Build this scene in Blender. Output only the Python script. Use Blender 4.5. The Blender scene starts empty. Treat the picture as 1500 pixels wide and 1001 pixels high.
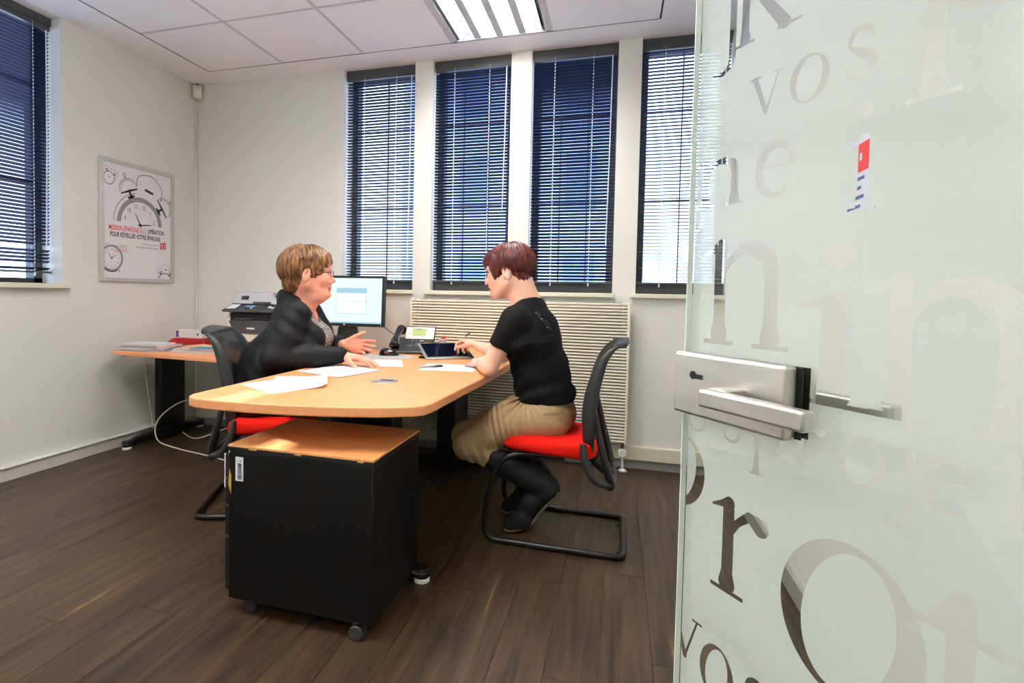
import bpy, bmesh, math, random
import numpy as np
from mathutils import Vector, Matrix

random.seed(7); np.random.seed(7)
SC = bpy.context.scene
COL = SC.collection

# ---------------------------------------------------------------- camera
F_PX, YAW, PITCH, ROLL = 816.85, -16.8656, -2.1298, 1.0166
cam_data = bpy.data.cameras.new('camera')
cam = bpy.data.objects.new('camera', cam_data); COL.objects.link(cam)
cam_data.sensor_fit = 'HORIZONTAL'; cam_data.sensor_width = 36.0
cam_data.lens = 36.0 * F_PX / 1500.0
cam_data.shift_x = 95.286 / 1500.0
cam_data.shift_y = -40.998 / 1500.0
cam_data.clip_start = 0.02
_y, _p, _r = [math.radians(a) for a in (YAW, PITCH, ROLL)]
_fw = Vector((math.sin(_y) * math.cos(_p), math.cos(_y) * math.cos(_p), math.sin(_p)))
_rt = Vector((math.cos(_y), -math.sin(_y), 0)); _up = _rt.cross(_fw)
_R = _rt * math.cos(_r) + _up * math.sin(_r); _U = -_rt * math.sin(_r) + _up * math.cos(_r)
CAM = Vector((3.2118, -3.6844, 1.0851))
cam.matrix_world = Matrix(((_R.x, _U.x, -_fw.x, CAM.x), (_R.y, _U.y, -_fw.y, CAM.y), (_R.z, _U.z, -_fw.z, CAM.z), (0, 0, 0, 1)))
SC.camera = cam

# ---------------------------------------------------------------- world, sun, exposure
SC.view_settings.view_transform = 'Standard'
SC.view_settings.look = 'None'
SC.view_settings.gamma = 1.0
SC.view_settings.use_curve_mapping = False
SC.view_settings.exposure = 0.85
world = bpy.data.worlds.new('sky'); SC.world = world; world.use_nodes = True
wn = world.node_tree.nodes; wl = world.node_tree.links
wn['Background'].inputs[0].default_value = (0.50, 0.66, 1.0, 1)
wn['Background'].inputs[1].default_value = 4.6
SUN_DIR = Vector((1.0, -0.36, -0.284)).normalized()      # travel direction, low sun from the left window
sun_d = bpy.data.lights.new('sun', 'SUN'); sun_d.energy = 22.0; sun_d.angle = 0.009; sun_d.color = (1.0, 0.93, 0.82)
sun = bpy.data.objects.new('sun', sun_d); COL.objects.link(sun)
sun.rotation_euler = SUN_DIR.to_track_quat('-Z', 'Y').to_euler(); sun.location = (-4, 1, 3)

# ---------------------------------------------------------------- helpers
H_ROOM = 2.679
X_R = 3.867
Y_F = -3.66

def rgb(r, g, b):
    f = lambda c: (c / 255 / 12.92) if c / 255 <= 0.04045 else ((c / 255 + 0.055) / 1.055) ** 2.4
    return (f(r), f(g), f(b), 1)

MATS = {}
def mat(name, col, rough=0.5, metal=0.0, spec=0.5, noise=0.0, nscale=20, bump=0.0, bscale=200, emit=None, estr=1.0, stretch=None, coat=0.0, col2=None, trans=0.0):
    if name in MATS: return MATS[name]
    m = bpy.data.materials.new(name); m.use_nodes = True
    N, L = m.node_tree.nodes, m.node_tree.links
    b = N['Principled BSDF']
    b.inputs['Base Color'].default_value = col if len(col) == 4 else (*col, 1)
    b.inputs['Roughness'].default_value = rough
    b.inputs['Metallic'].default_value = metal
    b.inputs['Specular IOR Level'].default_value = spec
    b.inputs['Coat Weight'].default_value = coat
    b.inputs['Transmission Weight'].default_value = trans
    if noise or bump or col2:
        tc = N.new('ShaderNodeTexCoord'); mp = N.new('ShaderNodeMapping'); L.new(tc.outputs['Object'], mp.inputs[0])
        if stretch: mp.inputs['Scale'].default_value = stretch
    if noise or col2:
        nz = N.new('ShaderNodeTexNoise'); nz.inputs['Scale'].default_value = nscale; nz.inputs['Detail'].default_value = 5
        L.new(mp.outputs[0], nz.inputs['Vector'])
        mx = N.new('ShaderNodeMix'); mx.data_type = 'RGBA'
        c = b.inputs['Base Color'].default_value[:]
        c2 = col2 if col2 else tuple(max(0, v * (1 - noise)) for v in c[:3]) + (1,)
        mx.inputs['A'].default_value = c; mx.inputs['B'].default_value = c2
        rp = N.new('ShaderNodeMapRange'); rp.inputs['From Min'].default_value = 0.35; rp.inputs['From Max'].default_value = 0.65
        L.new(nz.outputs['Fac'], rp.inputs['Value']); L.new(rp.outputs[0], mx.inputs['Factor'])
        L.new(mx.outputs['Result'], b.inputs['Base Color'])
    if bump:
        n2 = N.new('ShaderNodeTexNoise'); n2.inputs['Scale'].default_value = bscale; n2.inputs['Detail'].default_value = 4
        L.new(mp.outputs[0], n2.inputs['Vector'])
        bp = N.new('ShaderNodeBump'); bp.inputs['Strength'].default_value = bump; bp.inputs['Distance'].default_value = 0.002
        L.new(n2.outputs['Fac'], bp.inputs['Height']); L.new(bp.outputs[0], b.inputs['Normal'])
    if emit:
        b.inputs['Emission Color'].default_value = emit if len(emit) == 4 else (*emit, 1)
        b.inputs['Emission Strength'].default_value = estr
    MATS[name] = m
    return m

WLOC = {}
def link(o, parent=None):
    COL.objects.link(o)
    if parent is not None: o.parent = parent
    return o

def set_props(o, label=None, cat=None, group=None, kind=None):
    if label: o['label'] = label
    if cat: o['category'] = cat
    if group: o['group'] = group
    if kind: o['kind'] = kind
    return o

def thing(name, loc, label, cat, group=None):
    o = bpy.data.objects.new(name, None); o.empty_display_size = 0.05
    o.location = loc; WLOC[o.name] = Vector(loc)
    link(o); set_props(o, label, cat, group)
    return o

def origin_of(parent):
    return WLOC.get(parent.name, Vector((0, 0, 0))) if parent is not None else Vector((0, 0, 0))

def frame(f, up=(0, 0, 1)):
    """rotation with local X along f"""
    f = Vector(f).normalized(); u = Vector(up)
    l = u.cross(f).normalized(); u = f.cross(l)
    return Matrix((f, l, u)).transposed()

class MB:
    def __init__(s):
        s.v = []; s.f = []; s.mi = []; s.cur = 0
    def add(s, vs, fs):
        o = len(s.v); s.v += [Vector(v) for v in vs]; s.f += [tuple(i + o for i in f) for f in fs]; s.mi += [s.cur] * len(fs)
        return s
    def box(s, c, d, R=None):
        x, y, z = d[0] / 2, d[1] / 2, d[2] / 2; c = Vector(c)
        vs = [Vector((a * x, b * y, e * z)) for a in (-1, 1) for b in (-1, 1) for e in (-1, 1)]
        if R is not None: vs = [R @ v for v in vs]
        return s.add([v + c for v in vs], [(0, 1, 3, 2), (4, 6, 7, 5), (0, 4, 5, 1), (2, 3, 7, 6), (0, 2, 6, 4), (1, 5, 7, 3)])
    def span(s, x0, x1, y0, y1, z0, z1):
        return s.box(((x0 + x1) / 2, (y0 + y1) / 2, (z0 + z1) / 2), (abs(x1 - x0), abs(y1 - y0), abs(z1 - z0)))
    def cyl(s, a, b, r, r2=None, n=20, caps=True):
        return s.tube([a, b], [r, r if r2 is None else r2], n, caps)
    def tube(s, pts, r, n=10, caps=True, closed=False):
        pts = [Vector(p) for p in pts]; m = len(pts)
        rs = r if isinstance(r, (list, tuple)) else [r] * m
        prev = None; rings = []
        for i, p in enumerate(pts):
            if closed: t = (pts[(i + 1) % m] - pts[i - 1])
            else: t = pts[min(i + 1, m - 1)] - pts[max(i - 1, 0)]
            t = t.normalized() if t.length > 1e-9 else Vector((0, 0, 1))
            if prev is None:
                a = Vector((0, 0, 1)) if abs(t.z) < .9 else Vector((1, 0, 0))
                u = t.cross(a).normalized()
            else:
                u = prev - t * prev.dot(t); u = u.normalized()
            prev = u; w = t.cross(u)
            rings.append([p + (u * math.cos(2 * math.pi * k / n) + w * math.sin(2 * math.pi * k / n)) * rs[i] for k in range(n)])
        vs = [v for q in rings for v in q]; fs = []
        for i in range(m if closed else m - 1):
            j = (i + 1) % m
            for k in range(n):
                k2 = (k + 1) % n
                fs.append((i * n + k, i * n + k2, j * n + k2, j * n + k))
        if caps and not closed:
            fs.append(tuple(range(n - 1, -1, -1))); fs.append(tuple((m - 1) * n + k for k in range(n)))
        return s.add(vs, fs)
    def prism(s, pts, z0, z1, M=None):
        """pts: ccw 2d outline in XY, extruded z0..z1"""
        n = len(pts); M = M or Matrix.Identity(4)
        vs = [M @ Vector((p[0], p[1], z0)) for p in pts] + [M @ Vector((p[0], p[1], z1)) for p in pts]
        fs = [tuple(range(n - 1, -1, -1)), tuple(range(n, 2 * n))] + [(i, (i + 1) % n, n + (i + 1) % n, n + i) for i in range(n)]
        return s.add(vs, fs)
    def sph(s, c, r, nu=16, nv=10, R=None):
        r = (r, r, r) if not isinstance(r, (tuple, list)) else r; c = Vector(c); vs = []; fs = []
        for j in range(nv + 1):
            th = math.pi * j / nv
            for i in range(nu):
                ph = 2 * math.pi * i / nu
                v = Vector((r[0] * math.sin(th) * math.cos(ph), r[1] * math.sin(th) * math.sin(ph), r[2] * math.cos(th)))
                vs.append((R @ v if R is not None else v) + c)
        for j in range(nv):
            for i in range(nu):
                i2 = (i + 1) % nu
                fs.append((j * nu + i, (j + 1) * nu + i, (j + 1) * nu + i2, j * nu + i2))
        return s.add(vs, fs)
    def grid(s, rows):
        m, n = len(rows), len(rows[0])
        return s.add([v for r in rows for v in r], [(i * n + j, i * n + j + 1, (i + 1) * n + j + 1, (i + 1) * n + j) for i in range(m - 1) for j in range(n - 1)])
    def xf(s, M):
        s.v = [M @ v for v in s.v]; return s
    def build(s, name, material, parent=None, bevel=0, smooth=False, solid=0, subsurf=0, seg=2):
        off = origin_of(parent)
        me = bpy.data.meshes.new(name)
        me.from_pydata([tuple(v - off) for v in s.v], [], s.f)
        bm = bmesh.new(); bm.from_mesh(me); bmesh.ops.remove_doubles(bm, verts=bm.verts, dist=1e-6)
        bmesh.ops.recalc_face_normals(bm, faces=bm.faces); 
        same = len(bm.faces) == len(s.f)
        bm.to_mesh(me); bm.free()
        ml = material if isinstance(material, (list, tuple)) else [material]
        for m in ml: me.materials.append(m)
        if len(ml) > 1 and same: me.polygons.foreach_set('material_index', s.mi)
        if smooth: me.polygons.foreach_set('use_smooth', [True] * len(me.polygons))
        o = bpy.data.objects.new(name, me); link(o, parent)
        WLOC[o.name] = off.copy()
        if parent is None: WLOC[o.name] = Vector((0, 0, 0))
        if solid:
            md = o.modifiers.new('solid', 'SOLIDIFY'); md.thickness = solid; md.offset = 0
        if bevel:
            md = o.modifiers.new('bevel', 'BEVEL'); md.width = bevel; md.segments = seg; md.limit_method = 'ANGLE'; md.angle_limit = math.radians(35)
            if not smooth: me.polygons.foreach_set('use_smooth', [True] * len(me.polygons)); me.set_sharp_from_angle(angle=math.radians(35))
        if subsurf:
            md = o.modifiers.new('sub', 'SUBSURF'); md.levels = subsurf; md.render_levels = subsurf
        return o

def struct(name, mb, m, parent=None, **k):
    o = mb.build(name, m, parent, **k)
    if parent is None: o['kind'] = 'structure'
    return o

def single(name, mb, m, base, label, cat, group=None, **k):
    """one-mesh thing whose origin lies at its base"""
    e = type('o', (), {})
    off = Vector(base)
    mb.v = [v - off for v in mb.v]
    o = mb.build(name, m, None, **k); o.location = off; WLOC[o.name] = off.copy()
    return set_props(o, label, cat, group)

def smooth_path(pts, n=6, closed=False):
    """Catmull-Rom"""
    P = [Vector(p) for p in pts]; out = []; m = len(P)
    rng = m if closed else m - 1
    for i in range(rng):
        a = P[(i - 1) % m] if closed or i > 0 else P[0]
        b = P[i]; c = P[(i + 1) % m]
        d = P[(i + 2) % m] if closed or i + 2 < m else P[-1]
        for k in range(n):
            t = k / n
            out.append(0.5 * ((2 * b) + (c - a) * t + (2 * a - 5 * b + 4 * c - d) * t * t + (3 * b - a - 3 * c + d) * t ** 3))
    if not closed: out.append(P[-1])
    return out

def text_mesh(body, size, sx=1.0, bold=0.0, align='LEFT'):
    cu = bpy.data.curves.new('t', 'FONT'); cu.body = body; cu.size = size; cu.align_x = align; cu.offset = bold
    o = bpy.data.objects.new('t', cu); COL.objects.link(o)
    dg = bpy.context.evaluated_depsgraph_get(); dg.update()
    me = bpy.data.meshes.new_from_object(o.evaluated_get(dg))
    vs = [Vector((v.co.x * sx, v.co.y, 0)) for v in me.vertices]; fs = [tuple(p.vertices) for p in me.polygons]
    bpy.data.objects.remove(o); bpy.data.curves.remove(cu); bpy.data.meshes.remove(me)
    return vs, fs

def mat4(R, t):
    M = R.to_4x4(); M.translation = Vector(t); return M

# ---------------------------------------------------------------- materials
M_WALL = mat('wall_paint', rgb(230, 229, 221), 0.85, spec=0.2, bump=0.15, bscale=260)
M_CEIL = mat('ceiling_paint', rgb(243, 243, 246), 0.9, spec=0.15)
M_TILE = mat('ceiling_tile_mineral', rgb(243, 243, 247), 0.95, spec=0.1, noise=0.03, nscale=300, bump=0.2, bscale=400)
M_SHADOWGAP = mat('ceiling_channel', rgb(70, 70, 72), 0.8)
M_GRID = mat('ceiling_grid_white', rgb(200, 200, 203), 0.6)
M_TRIM = mat('skirting_grey', rgb(205, 201, 190), 0.45)
M_TRIMG = mat('skirting_dark_grey', rgb(150, 150, 146), 0.5)
M_CREAM = mat('cream_enamel', rgb(228, 222, 200), 0.35)
M_RAD = mat('radiator_cream_enamel', rgb(240, 234, 214), 0.35)
M_SLAT = mat('blind_slat_navy', rgb(30, 44, 76), 0.38, metal=0.3, spec=0.6)
M_BLINDDK = mat('blind_dark_grey', rgb(70, 72, 74), 0.45)
M_FRAME = mat('window_frame_dark', rgb(62, 64, 64), 0.5)
M_MUNTIN = mat('window_bar_maroon', rgb(120, 60, 58), 0.5)
M_CORD = mat('blind_cord_white', rgb(225, 226, 232), 0.6)
M_BLACK = mat('black_plastic', rgb(19, 19, 20), 0.42)
M_BLACKM = mat('black_powder_coat', rgb(17, 16, 16), 0.35, metal=0.2)
M_CHROME = mat('polished_chrome', rgb(215, 215, 215), 0.12, metal=1.0)
M_STEEL = mat('brushed_steel', rgb(205, 203, 196), 0.32, metal=0.9, bump=0.1, bscale=300, stretch=(1, 1, 12))
M_WHITE = mat('white_plastic', rgb(232, 231, 226), 0.4)
M_PAPER = mat('white_paper', rgb(224, 226, 234), 0.8, spec=0.2)
M_RED = mat('red_seat_fabric', rgb(236, 26, 12), 0.85, spec=0.2, noise=0.15, nscale=500, bump=0.4, bscale=700)
M_DKGREY = mat('dark_grey_plastic', rgb(48, 49, 50), 0.5)
M_MIDGREY = mat('mid_grey_plastic', rgb(84, 84, 84), 0.5)
M_INK = mat('black_ink', rgb(52, 50, 52), 0.8)
M_INKL = mat('grey_ink', rgb(140, 138, 142), 0.8)
M_REDINK = mat('red_ink', rgb(226, 40, 46), 0.8)

def wood_mat(name, c1, c2, axis_scale=(14, 1.2, 14), rough=0.35, gs=4.0, coat=0.0, rand=0.0, c3=None, bump=0.0):
    m = bpy.data.materials.new(name); m.use_nodes = True
    N, L = m.node_tree.nodes, m.node_tree.links; b = N['Principled BSDF']
    tc = N.new('ShaderNodeTexCoord'); mp = N.new('ShaderNodeMapping'); mp.inputs['Scale'].default_value = axis_scale
    L.new(tc.outputs['Object'], mp.inputs[0])
    vec = mp.outputs[0]
    if rand:
        oi = N.new('ShaderNodeObjectInfo'); vm = N.new('ShaderNodeVectorMath'); vm.operation = 'MULTIPLY_ADD'
        sc = N.new('ShaderNodeVectorMath'); sc.operation = 'SCALE'; sc.inputs[0].default_value = (37, 19, 53); L.new(oi.outputs['Random'], sc.inputs['Scale'])
        ad = N.new('ShaderNodeVectorMath'); ad.operation = 'ADD'; L.new(mp.outputs[0], ad.inputs[0]); L.new(sc.outputs[0], ad.inputs[1]); vec = ad.outputs[0]
    nz = N.new('ShaderNodeTexNoise'); nz.inputs['Scale'].default_value = gs; nz.inputs['Detail'].default_value = 7; nz.inputs['Roughness'].default_value = 0.62; nz.inputs['Distortion'].default_value = 0.35
    L.new(vec, nz.inputs['Vector'])
    cr = N.new('ShaderNodeValToRGB'); L.new(nz.outputs['Fac'], cr.inputs[0])
    cr.color_ramp.elements[0].position = 0.34; cr.color_ramp.elements[0].color = c2
    cr.color_ramp.elements[1].position = 0.66; cr.color_ramp.elements[1].color = c1
    if c3:
        e = cr.color_ramp.elements.new(0.74); e.color = c3
    out = cr.outputs[0]
    if rand:
        hv = N.new('ShaderNodeHueSaturation'); mr = N.new('ShaderNodeMapRange'); mr.inputs['To Min'].default_value = 1 - rand; mr.inputs['To Max'].default_value = 1 + rand
        L.new(oi.outputs['Random'], mr.inputs['Value']); L.new(mr.outputs[0], hv.inputs['Value']); L.new(out, hv.inputs['Color']); out = hv.outputs[0]
    L.new(out, b.inputs['Base Color'])
    b.inputs['Roughness'].default_value = rough; b.inputs['Coat Weight'].default_value = coat
    if bump:
        bp = N.new('ShaderNodeBump'); bp.inputs['Strength'].default_value = bump; bp.inputs['Distance'].default_value = 0.001
        L.new(nz.outputs['Fac'], bp.inputs['Height']); L.new(bp.outputs[0], b.inputs['Normal'])
    MATS[name] = m; return m

M_FLOOR = wood_mat('dark_wood_planks', rgb(80, 60, 38), rgb(28, 21, 14), (13, 0.75, 13), 0.40, 3.0, rand=0.08, c3=rgb(124, 93, 57), bump=0.25)
M_BEECH = wood_mat('beech_laminate', rgb(230, 162, 108), rgb(222, 149, 95), (14, 1.0, 14), 0.38, 4.0)
M_BEECHX = wood_mat('beech_laminate_cross', rgb(230, 162, 108), rgb(222, 149, 95), (1.0, 14, 14), 0.38, 4.0)
M_BEECHD = wood_mat('beech_laminate_amber', rgb(232, 166, 106), rgb(224, 152, 92), (14, 1.0, 14), 0.4, 4.0)

def schlick(N, L, f0=0.04):
    """facing-based reflectance, the same from both sides of a pane"""
    lw = N.new('ShaderNodeLayerWeight'); lw.inputs[0].default_value = 0.5
    pw = N.new('ShaderNodeMath'); pw.operation = 'POWER'; pw.inputs[1].default_value = 4.0; L.new(lw.outputs['Facing'], pw.inputs[0])
    ma = N.new('ShaderNodeMath'); ma.operation = 'MULTIPLY_ADD'; ma.inputs[1].default_value = 0.6; ma.inputs[2].default_value = f0; L.new(pw.outputs[0], ma.inputs[0])
    return ma.outputs[0]

def glass_mat(name, tint=(1, 1, 1, 1), rough=0.01):
    m = bpy.data.materials.new(name); m.use_nodes = True; N, L = m.node_tree.nodes, m.node_tree.links
    N.remove(N['Principled BSDF']); out = N['Material Output']
    t = N.new('ShaderNodeBsdfTransparent'); t.inputs[0].default_value = tint
    g = N.new('ShaderNodeBsdfGlossy'); g.inputs['Roughness'].default_value = rough
    fo = schlick(N, L)
    mx = N.new('ShaderNodeMixShader'); L.new(fo, mx.inputs[0]); L.new(t.outputs[0], mx.inputs[1]); L.new(g.outputs[0], mx.inputs[2])
    L.new(mx.outputs[0], out.inputs[0]); MATS[name] = m; return m
M_GLASS = glass_mat('clear_glass', (0.93, 0.96, 0.98, 1), rough=0.16)
M_DOORGLASS = glass_mat('door_glass', (0.97, 0.99, 0.98, 1))

def frost_mat():
    m = bpy.data.materials.new('frosted_film'); m.use_nodes = True; N, L = m.node_tree.nodes, m.node_tree.links
    N.remove(N['Principled BSDF']); out = N['Material Output']
    d = N.new('ShaderNodeBsdfDiffuse'); d.inputs[0].default_value = rgb(238, 242, 242)
    t = N.new('ShaderNodeBsdfTranslucent'); t.inputs[0].default_value = rgb(246, 250, 250)
    m1 = N.new('ShaderNodeMixShader'); m1.inputs[0].default_value = 0.5; L.new(d.outputs[0], m1.inputs[1]); L.new(t.outputs[0], m1.inputs[2])
    tr = N.new('ShaderNodeBsdfTransparent'); m2 = N.new('ShaderNodeMixShader'); m2.inputs[0].default_value = 0.07
    L.new(m1.outputs[0], m2.inputs[1]); L.new(tr.outputs[0], m2.inputs[2])
    g = N.new('ShaderNodeBsdfGlossy'); g.inputs['Roughness'].default_value = 0.03
    fo = schlick(N, L)
    m3 = N.new('ShaderNodeMixShader'); L.new(fo, m3.inputs[0]); L.new(m2.outputs[0], m3.inputs[1]); L.new(g.outputs[0], m3.inputs[2])
    L.new(m3.outputs[0], out.inputs[0]); MATS['frosted_film'] = m; return m
M_FROST = frost_mat()
# ================================================================ ROOM SHELL
CEIL_T = 0.30
WT = 0.26       # wall thickness
WINX = [(1.291, 1.836), (1.967, 2.509), (2.645, 3.184), (3.324, 3.835)]
SILL_Z = 1.10
LW = (-2.25, -1.128)    # left window span in y

def emit_mat(name, col, s):
    m = bpy.data.materials.new(name); m.use_nodes = True; N, L = m.node_tree.nodes, m.node_tree.links
    N.remove(N['Principled BSDF']); e = N.new('ShaderNodeEmission'); e.inputs[0].default_value = col; e.inputs[1].default_value = s
    L.new(e.outputs[0], N['Material Output'].inputs[0]); MATS[name] = m; return m

# walls
mb = MB()
mb.span(-WT, X_R + WT, 0, WT, -0.1, SILL_Z)
xs = [-WT] + [v for w in WINX for v in w] + [X_R + WT]
for i in range(0, len(xs), 2): mb.span(xs[i], xs[i + 1], 0, WT, SILL_Z, H_ROOM)
mb.span(-WT, X_R + WT, 0, WT, H_ROOM, H_ROOM + 0.3)
struct('wall_back', mb, M_WALL)
mb = MB()
mb.span(-WT, 0, Y_F - 0.2, 0, -0.1, SILL_Z)
mb.span(-WT, 0, Y_F - 0.2, LW[0], SILL_Z, H_ROOM); mb.span(-WT, 0, LW[1], 0, SILL_Z, H_ROOM)
mb.span(-WT, 0, Y_F - 0.2, 0, H_ROOM, H_ROOM + 0.3)
struct('wall_left', mb, M_WALL)
mb = MB(); mb.span(X_R, X_R + 0.2, Y_F - 0.2, 0, -0.1, H_ROOM + 0.3)
struct('wall_right', mb, M_WALL)
# front wall with the doorway the camera stands in
DX0, DX1, DH = 2.90, 3.80, 2.12
mb = MB(); mb.span(0, DX0, Y_F - 0.14, Y_F, -0.1, H_ROOM + 0.3); mb.span(DX1, X_R, Y_F - 0.14, Y_F, -0.1, H_ROOM + 0.3); mb.span(DX0, DX1, Y_F - 0.14, Y_F, DH, H_ROOM + 0.3)
struct('wall_front', mb, M_WALL)
mb = MB()
mb.span(DX0 - 0.02, DX0 + 0.03, Y_F - 0.16, Y_F + 0.02, 0, DH); mb.span(DX1 - 0.03, DX1 + 0.02, Y_F - 0.16, Y_F + 0.02, 0, DH); mb.span(DX0 - 0.02, DX1 + 0.02, Y_F - 0.16, Y_F + 0.02, DH - 0.03, DH + 0.02)
struct('trim_1', mb, M_WHITE, bevel=0.003)
# corridor behind the doorway
mb = MB(); mb.span(1.6, 5.2, -5.6, -5.5, 0, 2.7); mb.span(1.5, 1.6, -5.6, Y_F - 0.14, 0, 2.7); mb.span(5.2, 5.3, -5.6, Y_F - 0.14, 0, 2.7)
mb.span(X_R + .2, 5.3, Y_F - 0.24, Y_F - 0.14, 0, 2.7)
struct('wall_corridor', mb, M_WALL)
mb = MB(); mb.span(1.5, 5.3, -5.6, Y_F - 0.14, 2.6, 2.7); struct('ceiling_corridor', mb, M_CEIL)
mb = MB(); mb.span(1.5, 5.3, -5.6, Y_F - 0.14, -0.1, -0.002); struct('floor_corridor', mb, mat('corridor_floor', rgb(90, 76, 62), 0.5, noise=.2, nscale=8))

# floor: sub-floor slab with single planks laid along y
mb = MB(); mb.span(0, X_R, Y_F - 0.14, 0, -0.1, -0.012)
floor = struct('floor', mb, mat('subfloor', rgb(26, 20, 17), 0.9))
PW, PL = 0.152, 1.22
plank_cache = {}
def plank_mesh(w, l):
    k = (round(w, 3), round(l, 3))
    if k not in plank_cache:
        m = MB(); g = 0.0006
        m.box((0, 0, -0.006), (w - 2 * g, l - 2 * g, 0.012))
        o = m.build('floor_plank', M_FLOOR, None); me = o.data; bpy.data.objects.remove(o)
        plank_cache[k] = me
    return plank_cache[k]
nx = int(math.ceil(X_R / PW))
for i in range(nx):
    x0 = i * PW; x1 = min(x0 + PW, X_R); 
    y = -((i * 0.437) % 1.0) * PL; y1 = 0.0
    cuts = [0.0]
    while y > Y_F - 0.14: cuts.append(y) if y < -0.15 else None; y -= PL
    cuts.append(Y_F - 0.14)
    for a, b in zip(cuts[:-1], cuts[1:]):
        if a - b < 0.05: continue
        o = bpy.data.objects.new('floor_plank', plank_mesh(x1 - x0, a - b)); link(o, floor); o.location = ((x0 + x1) / 2, (a + b) / 2, 0)

# ceiling: plastered soffit round the edge + 0.625 m mineral tiles
TX, TY, TM = 0.290, -0.207, 0.625
NTX, NTY = 5, 5
mb = MB(); mb.span(0, X_R, Y_F, 0, H_ROOM + 0.12, H_ROOM + 0.25)
ceiling = struct('ceiling', mb, M_CEIL)
mb = MB()
mb.span(0, TX, Y_F, 0, H_ROOM, H_ROOM + .03); mb.span(TX, X_R, TY, 0, H_ROOM, H_ROOM + .03)
mb.span(TX + NTX * TM, X_R, Y_F, TY, H_ROOM, H_ROOM + .03); mb.span(TX, TX + NTX * TM, Y_F, TY - NTY * TM, H_ROOM, H_ROOM + .03)
mb.build('soffit', M_CEIL, ceiling)
mb = MB(); g = 0.007
mb.span(TX, TX + g, TY - NTY * TM, TY, H_ROOM + .004, H_ROOM + .029); mb.span(TX + NTX * TM - g, TX + NTX * TM, TY - NTY * TM, TY, H_ROOM + .004, H_ROOM + .029)
mb.span(TX + g, TX + NTX * TM - g, TY - g, TY, H_ROOM + .004, H_ROOM + .029)
mb.build('shadow_gap', M_SHADOWGAP, ceiling)
LIGHT_TILES = {(3, 0), (3, 1), (3, 3), (3, 4), (1, 3), (1, 4)}
t = MB(); t.box((0, 0, 0.008), (TM - 0.022, TM - 0.022, 0.014)); to = t.build('ceiling_tile', M_TILE, None, bevel=0.002); tile_me = to.data
first = True
for i in range(NTX):
    for j in range(NTY):
        if (i, j) in LIGHT_TILES: continue
        o = bpy.data.objects.new('ceiling_tile', tile_me); link(o, ceiling)
        o.location = (TX + (i + .5) * TM, TY - (j + .5) * TM, H_ROOM + 0.001 + 0.001 * ((i * 3 + j) % 2))
bpy.data.objects.remove(to)
mb = MB()
for i in range(1, NTX): mb.span(TX + i * TM - .011, TX + i * TM + .011, TY - NTY * TM, TY - g, H_ROOM + .0035, H_ROOM + .012)
for j in range(1, NTY):
    for i in range(NTX):
        if (i, j) in LIGHT_TILES and (i, j - 1) in LIGHT_TILES: continue
        mb.span(TX + i * TM + .011, TX + (i + 1) * TM - .011, TY - j * TM - .011, TY - j * TM + .011, H_ROOM + .0035, H_ROOM + .012)
mb.build('ceiling_grid', M_GRID, ceiling)

# luminaires: recessed, four lit troughs each
M_TUBE = emit_mat('fluorescent_tube_glow', (1.0, 0.975, 0.945, 1), 34.0)
M_REFL = mat('luminaire_reflector', rgb(245, 245, 245), 0.25, metal=0.2, emit=None)
def luminaire(i, j, label, cells=2):
    cx = TX + (i + .5) * TM; y1 = TY - j * TM - .006; y0 = TY - (j + cells) * TM + .012; z = H_ROOM
    t = thing('ceiling_light', (cx, (y0 + y1) / 2, z), label, 'ceiling light', None)
    w = TM / 2 - 0.011
    mb = MB()
    mb.span(cx - w, cx + w, y0, y1, z + .09, z + .1); mb.span(cx - w, cx - w + .022, y0, y1, z + .001, z + .09); mb.span(cx + w - .022, cx + w, y0, y1, z + .001, z + .09)
    mb.span(cx - w, cx + w, y0, y0 + .02, z + .001, z + .09); mb.span(cx - w, cx + w, y1 - .02, y1, z + .001, z + .09)
    mb.build('frame', M_GRID, t)
    pitch = (2 * w - .044) / 4
    for k in range(4):
        xc = cx - w + .022 + (k + .5) * pitch
        # curved reflector trough
        rows = []
        for q in range(9):
            a = -1 + 2 * q / 8; xx = xc + a * (pitch / 2 - .022); zz = z + .075 - .065 * abs(a) ** 2.2
            rows.append([(xx, y0 + .02, zz), (xx, y1 - .02, zz)])
        m = MB(); m.grid(rows); m.build('reflector', M_REFL, t, smooth=True)
        m = MB(); m.cyl((xc, y0 + .05, z + .048), (xc, y1 - .05, z + .048), .013, n=12); m.build('tube', M_TUBE, t, smooth=True)
        m = MB(); m.cyl((xc, y1 - .05, z + .048), (xc, y1 - .02, z + .048), .014, n=12); m.cyl((xc, y0 + .02, z + .048), (xc, y0 + .05, z + .048), .014, n=12); m.build('lamp_holder', M_WHITE, t)
    m = MB()
    for k in range(1, 4):
        xc = cx - w + .022 + k * pitch; m.span(xc - .022, xc + .022, y0 + .02, y1 - .02, z + .006, z + .014)
    m.build('divider', M_GRID, t)
    return t
luminaire(3, 0, 'recessed four-tube ceiling light shining above the windows')
luminaire(3, 3, 'unseen four-tube ceiling light added above the doorway to brighten the room')  # extra luminaire out of view, added to light the room
luminaire(1, 3, 'unseen four-tube ceiling light added at the left to brighten the room')  # second added luminaire, also unseen, for more room light
m = MB(); m.span(3.0, 4.2, -4.8, -4.6, 2.57, 2.6)
single('ceiling_light', m, emit_mat('corridor_fill_glow', (1, .95, .88, 1), 16.0), (3.6, -4.7, 2.57), 'unseen long corridor light added behind the doorway as fill', 'ceiling light')  # unseen glowing slab added behind the camera as fill light

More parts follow.
